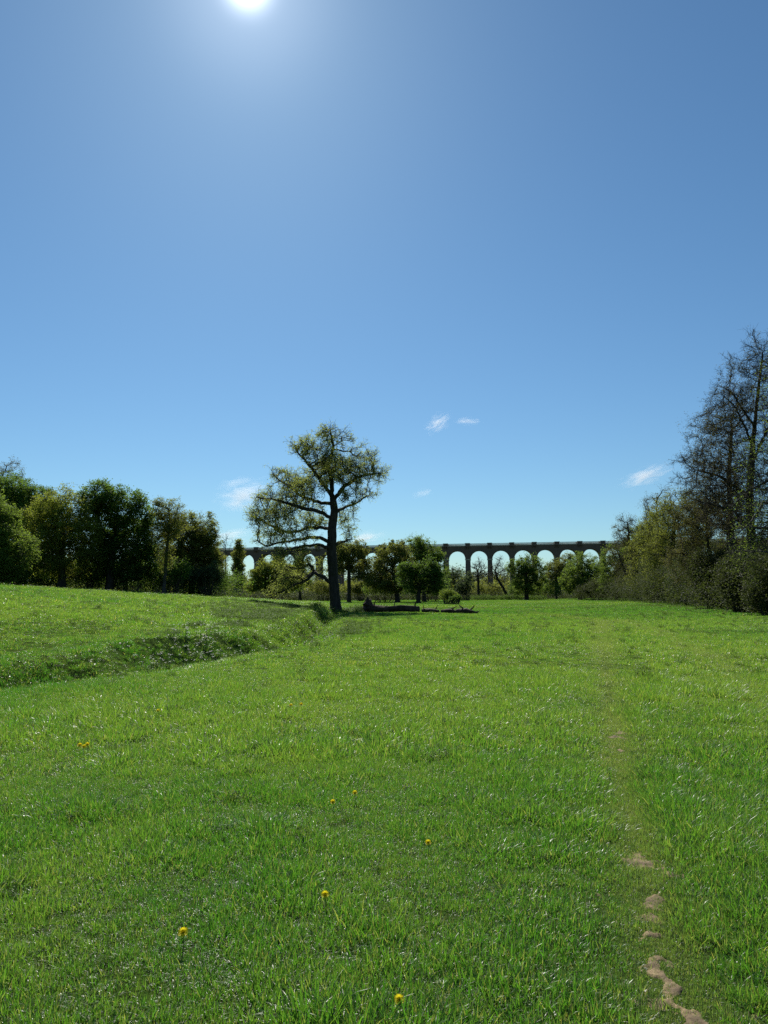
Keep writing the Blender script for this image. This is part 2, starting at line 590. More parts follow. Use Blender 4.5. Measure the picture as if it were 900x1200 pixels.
pr.inputs['Specular IOR Level'].default_value = .0
bp = N.new('ShaderNodeBump'); bp.inputs['Strength'].default_value = 1; bp.inputs['Distance'].default_value = .05
L.new(fine, bp.inputs['Height']); L.new(bp.outputs[0], pr.inputs['Normal'])
out = N.new('ShaderNodeOutputMaterial'); L.new(pr.outputs[0], out.inputs[0])
MG = m
ground = link('ground', mk_mesh('ground', np.stack([GX, GY, GZ], -1).reshape(-1, 3), [q], True), MG)
tag(ground, kind='structure')

# ------------------------------------------------------------------ footpath, bare patches
PATH_PX = [(800, 1235), (785, 1180), (765, 1090), (752, 1010), (728, 915), (714, 820), (707, 760), (704, 728)]
PATHW = np.array([G(*p) for p in PATH_PX])
PATHW = np.vstack([PATHW[0] + (PATHW[0] - PATHW[1]) * 2, PATHW])
TR2 = np.array([G(*p) for p in [(1010, 900), (890, 812), (840, 775), (780, 745), (730, 727)]])


def dist_poly(x, y, pl):
    best = np.full(np.shape(x), 1e9)
    for a, b in zip(pl[:-1, :2], pl[1:, :2]):
        ab = b - a; t = np.clip(((x - a[0]) * ab[0] + (y - a[1]) * ab[1]) / (ab @ ab), 0, 1)
        best = np.minimum(best, np.hypot(x - a[0] - ab[0] * t, y - a[1] - ab[1] * t))
    return best


BARE = [(724, 903, .07, .34), (729, 918, .05, .2), (742, 989, .06, .10), (756, 1016, .10, .22), (771, 1080, .045, .07), (765, 1095, .07, .08),
        (788, 1187, .10, .19), (780, 1165, .06, .08)]
soil, nt_, N, L = newmat('dry_soil')
geo = N.new('ShaderNodeNewGeometry')
nz = noise(N, L, 38, 6, geo.outputs['Position'])
col = mixc(N, L, ramp(N, L, nz, .35, .65), (.15, .10, .045), (.33, .24, .125))
col = mixc(N, L, ramp(N, L, noise(N, L, 7, 4, geo.outputs['Position']), .42, .62), col, (.115, .08, .04))
pr = N.new('ShaderNodeBsdfPrincipled'); L.new(col, pr.inputs['Base Color']); pr.inputs['Roughness'].default_value = .95
bp = N.new('ShaderNodeBump'); bp.inputs['Strength'].default_value = .8; bp.inputs['Distance'].default_value = .01
L.new(nz, bp.inputs['Height']); L.new(bp.outputs[0], pr.inputs['Normal'])
out = N.new('ShaderNodeOutputMaterial'); L.new(pr.outputs[0], out.inputs[0])
BW = [(G(px, py)[0], G(px, py)[1], rx, ry) for (px, py, rx, ry) in BARE]


def soil_mask(x, y):
    m_ = np.zeros(np.shape(x))
    for (bx, by, rx, ry) in BW:
        lean_ = (y - by) * .25
        e = ((x - bx + lean_ * .4) / (rx * 1.1)) ** 2 + ((y - by) / (ry * 1.1)) ** 2
        m_ = np.maximum(m_, np.exp(-e))
    on_ = np.exp(-(dist_poly(x, y, PATHW) / .10) ** 2)
    m_ = np.maximum(m_, .44 * on_)
    return m_ * 1.25 + (fbm(x * 13, y * 9, 101, 5) - .5) * 3.3 - .70


NS, NA = 900, 60
ty = np.linspace(2.4, 9.5, NS); cxp = np.interp(ty, PATHW[:, 1], PATHW[:, 0])
ta = np.linspace(-.34, .34, NA)
RX = cxp[:, None] + ta[None]; RY = np.repeat(ty[:, None], NA, 1)
sm = soil_mask(RX, RY)
RZ = T(RX, RY) - .016 + .021 * sstep(-.15, .35, sm) + (fbm(RX * 22, RY * 22, 111, 3) - .5) * .022
RZ[:, 0] -= .02; RZ[:, -1] -= .02; RZ[0] -= .02; RZ[-1] -= .02
id_ = np.arange(NS * NA).reshape(NS, NA)
q_ = np.stack([id_[:-1, :-1], id_[:-1, 1:], id_[1:, 1:], id_[1:, :-1]], -1).reshape(-1, 4)
tag(link('path', mk_mesh('path', np.stack([RX, RY, RZ], -1).reshape(-1, 3), [q_], True), soil), kind='structure')

# ------------------------------------------------------------------ grass
def blades(n, rad, wid, lmin, lmax, segs, lean=.55, droop=.5, outw=0.0):
    """blade strips -> verts, quads, tris"""
    r = rad * np.sqrt(rng.random(n)); th = rng.random(n) * 2 * math.pi
    base = np.stack([r * np.cos(th), r * np.sin(th), np.full(n, -.012)], 1)
    a = rng.random(n) * 2 * math.pi
    if outw: a = th + rng.normal(size=n) * (1.1 - outw)
    h = np.stack([np.cos(a), np.sin(a), np.zeros(n)], 1)
    tw = a + rng.normal(size=n) * .7 + math.pi / 2
    wv = np.stack([np.cos(tw), np.sin(tw), np.zeros(n)], 1)
    ln = rng.uniform(lmin, lmax, n); le = np.abs(rng.normal(size=n)) * lean + (.5 * r / rad if outw else 0)
    W = wid * rng.uniform(.6, 1.2, n)
    V = []; pos = base.copy(); ang = le * .5
    rings = []
    for s in range(segs + 1):
        t = s / segs
        wdt = W * (1 - t ** 1.6) * .5
        if s == segs: rings.append(pos[:, None])
        else: rings.append(np.stack([pos - wv * wdt[:, None], pos + wv * wdt[:, None]], 1))
        ang = np.minimum(le * (.4 + droop * (t + 1 / segs) * 2), 1.9)
        pos = pos + (h * np.sin(ang)[:, None] + np.array([0, 0, 1.]) * np.cos(ang)[:, None]) * (ln / segs)[:, None]
    v = np.concatenate(rings, 1); per = v.shape[1]
    b0 = (np.arange(n) * per)[:, None]
    quads = np.concatenate([b0 + np.array([[2 * s, 2 * s + 1, 2 * s + 3, 2 * s + 2]]) for s in range(segs - 1)]) if segs > 1 else np.zeros((0, 4), int)
    tris = b0 + np.array([[2 * segs - 2, 2 * segs - 1, 2 * segs]])
    return v.reshape(-1, 3), quads, tris


def weed(n, rad, hgt, size):
    """coarse broad-leaved clump"""
    c = np.stack([rng.normal(size=n) * rad * .5, rng.normal(size=n) * rad * .5, rng.random(n) ** .8 * hgt], 1)
    v, f = leaf_quads(c, size * rng.uniform(.5, 1.2, n), .7, .45)
    b, q_, t_ = blades(n // 2, rad * .8, size * .25, hgt * .6, hgt * 1.25, 2)
    return np.vstack([v, b]), np.vstack([f, q_ + len(v)]), t_ + len(v)


protos = []
for k in range(5): protos.append(blades(85, .11, .0064, .035, .095, 3, 1.05, .6, (0, .5, .8)[k % 3]))            # 0-4 near
for k in range(4): protos.append(blades(85, .18, .010, .03, .085, 2, 1.0, .6, (0, .6)[k % 2]))             # 5-8
for k in range(4): protos.append(blades(95, .44, .019, .03, .075, 2, .9))             # 9-12
for k in range(3): protos.append(blades(130, 1.4, .05, .025, .075, 1, .8))             # 13-15
for k in range(3): protos.append(weed(70, .22, .20, .07))                             # 16-18 weeds
for k in range(2): protos.append(blades(95, .09, .0062, .06, .135, 3, .9, .7, .8))         # 19-20 long tufts
for k in range(2): protos.append(blades(90, .14, .006, .03, .08, 3, 1.7, .5))        # 21-22 trodden flat
WEED = set(range(16, 19))
PV = []; PQ = []; PT = []; PID = []; off = 0
for i, (v, q_, t_) in enumerate(protos):
    PV.append(v); PQ.append(q_ + off); PT.append(t_ + off); PID.append(np.full(len(v), i + 1)); off += len(v)

SPREAD = R(35)


def sector(n, r0, r1, power=1.0):
    u = rng.random(n)
    r = np.sqrt(r0 ** 2 + u * (r1 ** 2 - r0 ** 2)) if power == 1 else r0 + (r1 - r0) * u ** power
    a = rng.uniform(-SPREAD, SPREAD, n)
    x = r * np.sin(a); y = r * np.cos(a) 
    return x, y


gp = []


def put(x, y, kinds, smin, smax, kindtype='grass'):
    n = len(x)
    dp = dist_poly(x, y, PATHW); d2 = dist_poly(x, y, TR2)
    on = np.exp(-(dp / .17) ** 2) * (1 - sstep(30, 60, y)) ; on2 = np.exp(-(d2 / .5) ** 2)
    far_on = np.exp(-(dp / .7) ** 2) * sstep(12, 30, y)
    hn = .55 * fbm(x / .42 + .3 * y, y / .5, 31, 3) + .45 * fbm(x / 1.7, y / 2.1 - .2 * x, 35, 3); hn2 = fbm(x / 6, y / 6, 41, 2)
    s = .93 * rng.uniform(smin, smax, n) * (.60 + .80 * sstep(.35, .68, hn) + .15 * sstep(.4, .7, hn2))
    s = s * (1 - .45 * on) * (1 - .35 * on2)
    keep = np.ones(n, bool)
    keep &= rng.random(n) > .62 * sstep(-.05, .3, soil_mask(x, y)) * (y < 9.6)
    if kindtype != 'flat': keep &= rng.random(n) > on * .7
    z = T(x, y)
    e = .15
    sx = (T(x + e, y) - T(x - e, y)) / (2 * e); sy = (T(x, y + e) - T(x, y - e)) / (2 * e)
    ti = fbm(x / 9 + 3, y / 14 + 7, 61, 3)
    tint = np.clip((ti - .5) * 2.0 + .42 + (fbm(x / .9, y / 1.3, 83, 3) - .5) * .9 + .25 * on2 + .30 * on + .35 * far_on + rng.normal(size=n) * .22
                   + .5 * sstep(0, 6, ditch_x(y) - x) * (1 - sstep(60, 100, y) * .4), 0, 1)
    kk = rng.integers(kinds[0], kinds[1] + 1, n)
    if kindtype == 'grass' and kinds[0] == 0:
        flat = rng.random(n) < on * .9
        kk = np.where(flat, rng.integers(21, 23, n), kk)
        lng = (rng.random(n) < .25 * sstep(.53, .68, hn)) & ~flat
        kk = np.where(lng, rng.integers(19, 21, n), kk)
    rot = np.stack([np.arctan(sy), -np.arctan(sx), rng.random(n) * 2 * math.pi], 1)
    zs = s * rng.uniform(.8, 1.25, n)
    gp.append(dict(p=np.stack([x, y, z], 1)[keep], k=kk[keep], r=rot[keep], s=np.stack([s, s, zs], 1)[keep], t=tint[keep]))


x, y = sector(14000, 2.2, 8); put(x, y, (0, 4), .75, 1.15)
x, y = sector(13000, 8, 17); put(x, y, (0, 4), 1.1, 1.5)
x, y = sector(24000, 8, 32); put(x, y, (5, 8), .9, 1.3)
x, y = sector(26000, 26, 85); put(x, y, (9, 12), .9, 1.4)
x, y = sector(26000, 75, 250); put(x, y, (13, 15), .7, 1.3)
# trodden grass along the footpath
n = 3400
y = 2.4 + (11 - 2.4) * rng.random(n) ** 1.2; x = np.interp(y, PATHW[:, 1], PATHW[:, 0]) + rng.normal(size=n) * .11; put(x, y, (21, 22), .6, .95, 'flat')
n = 4200
y = rng.uniform(10, 75, n); x = np.interp(y, PATHW[:, 1], PATHW[:, 0]) + rng.normal(size=n) * (.12 + y * .004); put(x, y, (21, 22), .9, 1.8, 'flat')
n = 1500
u_ = rng.random(n); y = 10 + 38 * u_; tr2 = TR2[np.argsort(TR2[:, 1])]; x = np.interp(y, tr2[:, 1], tr2[:, 0]) + rng.normal(size=n) * .28; put(x, y, (21, 22), .9, 1.6, 'flat')
# clumps of coarse growth down the ditch and on its banks, up to the oak
n = 5200
y = rng.uniform(11, 88, n); x = ditch_x(y) - rng.normal(size=n) * (.75 + y * .022) - .4
cn = fbm(x / 1.6, y / 2.4, 77, 2)
m_ = (cn > .46) | (np.abs(ditch_x(y) - x - .3) < .6)
m_ &= rng.random(n) < .25 + .75 * sstep(15, 22, y)
a_ = m_ & (y < 32); put(x[a_], y[a_], (16, 18), .3, .6, 'weed')
a_ = m_ & (y >= 32); put(x[a_], y[a_], (16, 18), .5, 1.0, 'weed')
n = 3600
y = rng.uniform(12, 80, n); x = ditch_x(y) - rng.normal(size=n) * 1.0 - .4
put(x, y, (19, 20), .8, 1.3, 'weed')
n = 7000
y = rng.uniform(26, 80, n); x = ditch_x(y) - .3 - np.abs(rng.normal(size=n)) * (.6 + y * .045)
cn = fbm(x / 1.8, y / 3.5, 79, 2); m_ = cn > .50
put(x[m_], y[m_], (16, 18), .5, 1.1, 'weed'); put(x[~m_][:1500], y[~m_][:1500], (19, 20), 1.0, 1.8, 'weed')
# tussocks scattered over both fields
n = 1500
x, y = sector(n, 7, 120); put(x, y, (19, 20), .8, 1.35, 'weed')
x, y = sector(260, 2.5, 16); put(x, y, (16, 18), .22, .42, 'weed')
x, y = sector(3500, 14, 90); put(x, y, (16, 18), .35, .7, 'weed')
n = 700
x, y = sector(n, 12, 100); sel = x < ditch_x(y) - 2; put(x[sel], y[sel], (16, 18), .5, .9, 'weed')
# bramble and nettle round the oak foot
n = 380
y = 77.5 + rng.normal(size=n) * 3.0; x = -3.2 + rng.normal(size=n) * 2.0
put(x, y, (16, 18), 1.2, 2.4, 'weed')

gpP = np.vstack([g['p'] for g in gp]); gpK = np.concatenate([g['k'] for g in gp]); gpR = np.vstack([g['r'] for g in gp])
gpS = np.vstack([g['s'] for g in gp]); gpT = np.concatenate([g['t'] for g in gp])
nP = len(gpP)
allv = np.vstack([gpP] + PV)
z3 = np.zeros((off, 3))
attrs = {
    'pid': ('POINT', 'INT', np.concatenate([np.zeros(nP), np.concatenate(PID)]).astype(np.int32)),
    'kindex': ('POINT', 'INT', np.concatenate([gpK, np.zeros(off)]).astype(np.int32)),
    'rota': ('POINT', 'FLOAT_VECTOR', np.vstack([gpR, z3])),
    'scal': ('POINT', 'FLOAT_VECTOR', np.vstack([gpS, z3])),
    'gt': ('POINT', 'FLOAT', np.concatenate([gpT, np.zeros(off)]).astype(np.float32)),
}
gm, nt_, N, L = newmat('meadow_grass')
at = N.new('ShaderNodeAttribute'); at.attribute_type = 'INSTANCER'; at.attribute_name = 'gt'
oi = N.new('ShaderNodeObjectInfo')
col = mixc(N, L, at.outputs['Fac'], (.045, .134, .017), (.116, .190, .035))
geo = N.new('ShaderNodeNewGeometry')
wn = N.new('ShaderNodeTexWhiteNoise'); wn.noise_dimensions = '1D'; L.new(geo.outputs['Random Per Island'], wn.inputs['W'])
col = mixc(N, L, ramp(N, L, wn.outputs['Value'], .80, 1.0), col, (.26, .24, .10))
col = mixc(N, L, ramp(N, L, geo.outputs['Random Per Island'], 0, 1), col, mixc(N, L, 1, col, (1.7, 1.5, 1.2), 'MULTIPLY'))
pr = N.new('ShaderNodeBsdfPrincipled'); L.new(col, pr.inputs['Base Color'])
gpr = pr; pr.inputs['Roughness'].default_value = .38; pr.inputs['Specular IOR Level'].default_value = .48
tr = N.new('ShaderNodeBsdfTranslucent'); L.new(mixc(N, L, 1, col, (1.5, 1.78, .85), 'MULTIPLY'), tr.inputs['Color'])
mx = N.new('ShaderNodeMixShader'); mx.inputs[0].default_value = .49
L.new(pr.outputs[0], mx.inputs[1]); L.new(tr.outputs[0], mx.inputs[2])
out = N.new('ShaderNodeOutputMaterial'); L.new(mx.outputs[0], out.inputs[0])
gme = mk_mesh('grass', allv, [np.vstack(PQ) + nP, np.vstack(PT) + nP], True, attrs)
weedm = leaf_mat('coarse_weed_leaves', (.045, .10, .018), (.085, .145, .026), None, .4, .7, .15)
weedm.node_tree.nodes['Attribute'].attribute_name = 'gt'; weedm.node_tree.nodes['Attribute'].attribute_type = 'INSTANCER'
gm2 = gm.copy(); gm2.name = 'distant_meadow_grass'
for n_ in gm2.node_tree.nodes:
    if n_.type == 'BSDF_PRINCIPLED': n_.inputs['Roughness'].default_value = .5; n_.inputs['Specular IOR Level'].default_value = .65
gm3 = gm.copy(); gm3.name = 'trodden_grass'
for n_ in gm3.node_tree.nodes:
    if n_.type == 'MIX' and n_.inputs[0].is_linked and n_.inputs[0].links[0].from_node.type == 'ATTRIBUTE':
        n_.inputs[6].default_value = (.060, .118, .030, 1); n_.inputs[7].default_value = (.135, .175, .062, 1)
grass = link('grass', gme, [gm, weedm, gm2, gm3])
def _mi(arrs): return np.concatenate([np.full(len(a_), 1 if i_ in WEED else (2 if 9 <= i_ <= 15 else (3 if i_ >= 21 else 0)), np.int32) for i_, a_ in enumerate(arrs)])
gme.polygons.foreach_set('material_index', np.concatenate([_mi(PQ), _mi(PT)]))
tag(grass, 'short green meadow grass with longer tufts covering both fields', 'grass', kind='stuff')
ng = bpy.data.node_groups.new('grass_scatter', 'GeometryNodeTree')
ng.interface.new_socket('Geometry', in_out='INPUT', socket_type='NodeSocketGeometry')
ng.interface.new_socket('Geometry', in_out='OUTPUT', socket_type='NodeSocketGeometry')
gi = ng.nodes.new('NodeGroupInput'); go = ng.nodes.new('NodeGroupOutput')


def nattr(nm_, typ):
    n = ng.nodes.new('GeometryNodeInputNamedAttribute'); n.data_type = typ; n.inputs[0].default_value = nm_
    return n.outputs[0]


sep = ng.nodes.new('GeometryNodeSeparateGeometry'); sep.domain = 'POINT'
cmpn = ng.nodes.new('FunctionNodeCompare'); cmpn.data_type = 'INT'; cmpn.operation = 'EQUAL'
pid = nattr('pid', 'INT')
ng.links.new(pid, [s for s in cmpn.inputs if s.type == 'INT'][0])
ng.links.new(gi.outputs[0], sep.inputs[0]); ng.links.new(cmpn.outputs[0], sep.inputs['Selection'])
spl = ng.nodes.new('GeometryNodeSplitToInstances'); spl.domain = 'POINT'
ng.links.new(sep.outputs[1], spl.inputs[0]); ng.links.new(nattr('pid', 'INT'), spl.inputs['Group ID'])
iop = ng.nodes.new('GeometryNodeInstanceOnPoints')
ng.links.new(sep.outputs[0], iop.inputs['Points']); ng.links.new(spl.outputs[0], iop.inputs['Instance'])
iop.inputs['Pick Instance'].default_value = True
ng.links.new(nattr('kindex', 'INT'), iop.inputs['Instance Index'])
e2r = ng.nodes.new('FunctionNodeEulerToRotation'); ng.links.new(nattr('rota', 'FLOAT_VECTOR'), e2r.inputs[0])
ng.links.new(e2r.outputs[0], iop.inputs['Rotation'])
ng.links.new(nattr('scal', 'FLOAT_VECTOR'), iop.inputs['Scale'])
ng.links.new(iop.outputs[0], go.inputs[0])
md = grass.modifiers.new('scatter', 'NODES'); md.node_group = ng

# ------------------------------------------------------------------ the lone oak
OY = 80.0


def zz(x, y):  # coordinates measured on an enlargement of the oak
    return (230 + x / 3.214, 480 + y / 3.214)


def lobe(x, y, rx, ry, dy=None):
    a = zz(x, y)
    return (a[0], a[1], rx / 2.95, ry / 3.0) + ((dy,) if dy is not None else ())


oak_lobes = [lobe(500, 95, 55, 42, 0), lobe(415, 148, 62, 40, -1.5), lobe(560, 115, 45, 40, 1), lobe(635, 165, 58, 45, 1.5), lobe(600, 235, 85, 50, -1.5),
             lobe(690, 245, 42, 32, 0), lobe(500, 215, 90, 60, 2), lobe(480, 190, 70, 50, -2.5), lobe(360, 255, 75, 34, 1.5), lobe(310, 235, 42, 28, 0),
             lobe(410, 310, 85, 36, -3), lobe(270, 320, 60, 24, 1.0), lobe(230, 385, 42, 30, 0), lobe(320, 355, 75, 26, 3), lobe(300, 410, 85, 36, -2),
             lobe(420, 400, 70, 40, 3.5), lobe(290, 462, 70, 26, 1), lobe(250, 500, 36, 18, 0), lobe(400, 470, 60, 22, -3), lobe(560, 420, 42, 34, 2.5),
             lobe(575, 345, 45, 34, -3), lobe(640, 300, 50, 30, 2), lobe(430, 590, 45, 34, 1.5), lobe(370, 630, 50, 30, -1), lobe(330, 600, 34, 30, 0), lobe(320, 665, 40, 16, -1), lobe(400, 560, 50, 24, -2.5), lobe(350, 545, 45, 18, -3)]
oak_trunk = [zz(527, 748), zz(521, 690), zz(514, 600), zz(509, 520), zz(512, 440), zz(520, 375), zz(513, 325)]
oak_limbs = [
    [zz(513, 325), zz(508, 270) + (.5,), zz(498, 200) + (1,), zz(515, 130) + (.6,), zz(505, 70) + (.3,)],
    [zz(516, 335), zz(560, 290) + (-1,), zz(620, 255) + (-1.5,), zz(690, 240) + (-1,)],
    [zz(513, 325), zz(480, 280) + (-.6,), zz(430, 215) + (-1.5,), zz(385, 165) + (-1.6,)],
    [zz(518, 350), zz(470, 345) + (1,), zz(400, 320) + (1.4,), zz(330, 270) + (1.6,), zz(290, 240) + (1.0,)],
    [zz(513, 410), zz(470, 385) + (-1.2,), zz(400, 375) + (-2.4,), zz(320, 345) + (-1.5,), zz(230, 330) + (-.5,)],
    [zz(510, 448), zz(470, 440) + (1.4,), zz(410, 432) + (2.6,), zz(350, 455) + (2.2,), zz(290, 440) + (1.5,), zz(220, 400) + (.8,)],
    [zz(509, 500), zz(470, 480) + (-.8,), zz(430, 482) + (-1.4,), zz(370, 492) + (-1.4,), zz(310, 500) + (-.8,), zz(262, 512) + (0,), zz(230, 490) + (0,)],
    [zz(509, 520), zz(470, 508) + (-1.6,), zz(420, 515) + (-3,), zz(360, 530) + (-3.4,), zz(315, 545) + (-3,)],
    [zz(512, 510), zz(545, 492) + (.8,), zz(585, 480) + (1.2,)],
    [zz(519, 385), zz(550, 362) + (1.5,), zz(590, 345) + (2.2,), zz(650, 305) + (2.4,)],
    [zz(516, 660), zz(485, 630) + (-.8,), zz(450, 612) + (-1.2,), zz(420, 640) + (-1.4,), zz(370, 660) + (-1.3,), zz(325, 683) + (-1.2,), zz(272, 692) + (-1.0,)],
    [zz(450, 612), zz(430, 580) + (-1.6,), zz(395, 600) + (-1.8,), zz(345, 590) + (-1.8,)],
    [zz(420, 640), zz(380, 625) + (-2,), zz(330, 640) + (-2.2,)],
]
build_tree('oak_tree', 'tall lone oak with thin spring leaves and one low dead limb in the open meadow', 'oak tree', oak_trunk[0][0], OY, oak_lobes, .53,
           leaf='oak', n_att=3000, pexp=2.1, limb_r=.17, n_leaf=64000, lsize=.135, fill=.12, frad=.03, step=.42, twigs=3, twl=(.4, .95), limbs=oak_limbs, trunk=oak_trunk, dkf=1.35, up=.06,
           clump=.12, twr=.018, sub=2, flare=1.3, jit=.45)

# ------------------------------------------------------------------ left wood
build_tree('tree', 'mid green low crowned tree cut off by the left edge of the photo', 'tree', 6, 98,
           [(-6, 615, 29.6, 35.7), (14, 645, 34.2, 27.3), (-12, 650, 38.8, 27.3), (-22, 600, 25.1, 27.3)], .42, 'mid', 420, 61879, 0.248, group='left woodland edge', clump=.3, trunk_to=.4)
build_tree('tree', 'broad dark green tree standing behind the front one at the far left', 'tree', 26, 128,
           [(25, 590, 38.8, 33.6), (2, 590, 38.8, 42.0), (42, 610, 29.6, 42.0), (-20, 600, 34.2, 47.2), (30, 640, 34.2, 31.5)], .6, 'dark', 480, 69160, 0.324, group='left woodland edge', clump=.34)
build_tree('tree', 'brown twiggy treetop just coming into leaf above the left woodland', 'tree', -12, 150,
           [(4, 560, 27.4, 21.0), (-20, 575, 27.4, 27.3), (15, 585, 22.8, 21.0)], .5, 'bud', 900, 14000, .22, fill=.3, twl=(.7, 1.6), group='left woodland edge', trunk_to=.7)
build_tree('tree', 'yellow green feathery tree between two dark green ones', 'tree', 72, 112,
           [(80, 598, 36.5, 31.5), (62, 620, 34.2, 35.7), (98, 622, 22.8, 33.6), (82, 652, 36.5, 30), (60, 640, 26, 34), (55, 655, 27.4, 21.0)], .5, 'yellow', 480, 61879, 0.248, group='left woodland edge', clump=.3)
build_tree('tree', 'tallest dark green tree of the left woodland with a lobed domed top', 'tree', 128, 116,
           [(118, 584, 25.1, 18.9), (142, 590, 29.6, 23.1), (160, 610, 25.1, 27.3), (112, 612, 25.1, 29.4), (140, 635, 38.8, 34), (120, 650, 24, 26), (158, 655, 22, 24), (166, 645, 18.2, 27.3)], .55, 'dark', 560, 72800, 0.281, group='left woodland edge', clump=.3, trunk_to=.45)
build_tree('tree', 'ivy clad nearly bare tree with fine grey topmost twigs beside the dark domed tree', 'tree', 193, 114,
           [(198, 600, 19.4, 16.8), (205, 612, 18.2, 18.9), (190, 622, 13.7, 23.1), (195, 652, 9, 26)], .24, 'olive', 400, 14000, 0.216, twl=(.6, 1.3), group='left woodland edge',
           trunk=[(192, 683), (196, 640), (199, 605)], bark=BARKG, clump=.15)
build_tree('tree', 'rounded olive brown oak at the right end of the left woodland', 'tree', 224, 128,
           [(222, 622, 29.6, 25.2), (240, 636, 19.4, 23.1), (206, 645, 20.5, 25.2), (228, 655, 31.9, 21.0), (246, 655, 13.7, 16.8)], .45, 'olive', 520, 54600, 0.270, group='left woodland edge', clump=.28)
shrub('shrub', 'blue green shrub at the foot of the rounded olive oak', 'shrub', [(243, 674, 20.5, 12.6), (228, 676, 16.0, 10.5), (252, 672, 11.4, 14.7)], 122, 'blue', 6000, .26, 'shrubs under the left wood')
shrub('shrub', 'dark shrub below the ivy clad bare tree', 'shrub', [(200, 670, 22.8, 14.7), (185, 672, 18.2, 14.7), (212, 668, 13.7, 14.7)], 118, 'dark', 6500, .26, 'shrubs under the left wood')
shrub('shrub', 'dark shrub under the tall domed tree', 'shrub', [(150, 668, 22.8, 14.7), (130, 670, 22.8, 12.6), (168, 668, 18.2, 14.7)], 117, 'dark', 8000, .26, 'shrubs under the left wood')
shrub('shrub', 'dark shrub between the yellow green tree and the tall domed tree', 'shrub', [(106, 666, 20.5, 15.8), (92, 668, 20.5, 12.6), (118, 668, 16.0, 12.6)], 119, 'dark', 8000, .26, 'shrubs under the left wood')
shrub('shrub', 'shadowy shrub beneath the yellow green feathery tree', 'shrub', [(66, 668, 25.1, 14.7), (48, 670, 18.2, 14.7)], 121, 'dark', 8000, .26, 'shrubs under the left wood')
shrub('shrub', 'dark shrub behind the front tree at the far left edge', 'shrub', [(24, 665, 22.8, 16.8), (0, 664, 27.4, 18.9), (-24, 662, 27.4, 21.0)], 124, 'dark', 8000, .26, 'shrubs under the left wood')

# ------------------------------------------------------------------ trees in front of the viaduct
build_tree('tree', 'thin bare grey tree rising above the left end of the viaduct', 'tree', 264, 300, [(264, 635, 10, 11), (266, 655, 10, 14)], .28, 'bud', 220, 900, .22,
           twl=(.8, 1.8), bark=BARKG, group='trees before the viaduct', trunk_to=.7)
build_tree('tree', 'narrow ivy green tree covering the pier between the two left arches', 'tree', 281, 235,
           [(279, 650, 6, 10), (279, 668, 7, 14), (281, 680, 9, 9), (280, 638, 5, 7)], .4, 'olive', 300, 16900, .36, group='trees before the viaduct', clump=.3)
shrub('shrub', 'small grey green bush under the leftmost clear arch', 'shrub', [(259, 676, 10, 14), (266, 682, 10, 10)], 220, 'olive', 3000, .34, 'bushes before the viaduct')
build_tree('tree', 'broad yellow green oak low behind the drooping limb of the lone oak', 'tree', 318, 182,
           [(322, 666, 22, 13), (306, 676, 14, 11), (336, 672, 13, 12), (332, 682, 28, 12), (306, 686, 16, 8)], .5, 'yellow', 520, 36400, .34, group='trees before the viaduct', trunk_to=.35, clump=.36)
build_tree('tree', 'dark young tree seen through the lower branches of the lone oak', 'tree', 352, 200,
           [(350, 664, 9, 10), (356, 678, 9, 9), (345, 678, 9, 10)], .35, 'dark', 300, 15600, .36, group='trees before the viaduct', clump=.34)
build_tree('tree', 'open crowned tree with a visible trunk just right of the lone oak stem', 'tree', 409, 172,
           [(405, 645, 18, 12), (422, 645, 12, 12), (395, 662, 12, 12), (418, 662, 16, 10), (428, 672, 8, 8)], .42, 'olive', 460, 22100, .32, group='trees before the viaduct',
           trunk=[(409, 695), (409, 670), (408, 655)], clump=.25)
build_tree('tree', 'rust tinged olive oak left of the taller open topped oak', 'tree', 466, 168,
           [(462, 646, 22, 15), (448, 664, 20, 14), (472, 662, 16, 16), (458, 680, 26, 14), (440, 682, 14, 10), (472, 684, 16, 10)], .48, 'olive', 520, 33800, .32, group='trees before the viaduct', clump=.3, trunk_to=.4)
build_tree('tree', 'taller open topped oak overlapping the viaduct parapet near mid picture', 'tree', 499, 178,
           [(490, 636, 14, 10), (504, 648, 16, 12), (517, 660, 9, 14), (492, 656, 20, 12), (512, 674, 14, 14), (486, 672, 14, 12)], .45, 'mid', 420, 24700, .32, group='trees before the viaduct', clump=.25,
           trunk=[(497, 696), (496, 670), (491, 648)])
build_tree('tree', 'low dark round crowned tree in front of the two mid picture oaks', 'tree', 490, 148,
           [(480, 672, 14, 11), (497, 670, 19, 13), (511, 680, 10, 12), (484, 686, 16, 10), (504, 687, 16, 9), (476, 664, 9, 7), (502, 661, 11, 7), (514, 670, 8, 8)], .38, 'dark', 420, 28600, .28, group='trees before the viaduct', trunk_to=.4, clump=.28)
shrub('shrub', 'round yellow green bush standing alone in the meadow', 'shrub', [(524, 697, 10, 7), (530, 698, 9, 6)], 128, 'bright', 5200, .16)
shrub('shrub', 'small dark bush against the right side of the round yellow green bush', 'shrub', [(536, 701, 5.5, 4), (529, 702, 5, 3.5)], 124, 'dark', 2600, .16)
build_tree('tree', 'slender grey willow with bare upper twigs left of the dark blue green bush', 'tree', 534, 205,
           [(533, 672, 8, 9), (538, 682, 9, 10), (528, 684, 8, 10)], .2, 'blue', 260, 6500, .22, bark=BARKG, group='trees before the viaduct', twr=.02)
shrub('shrub', 'dark blue green bush below the viaduct right of the grey willow', 'shrub', [(546, 685, 10, 10), (541, 690, 10, 8), (551, 678, 6, 8)], 198, 'blue', 5500, .3, 'bushes before the viaduct')
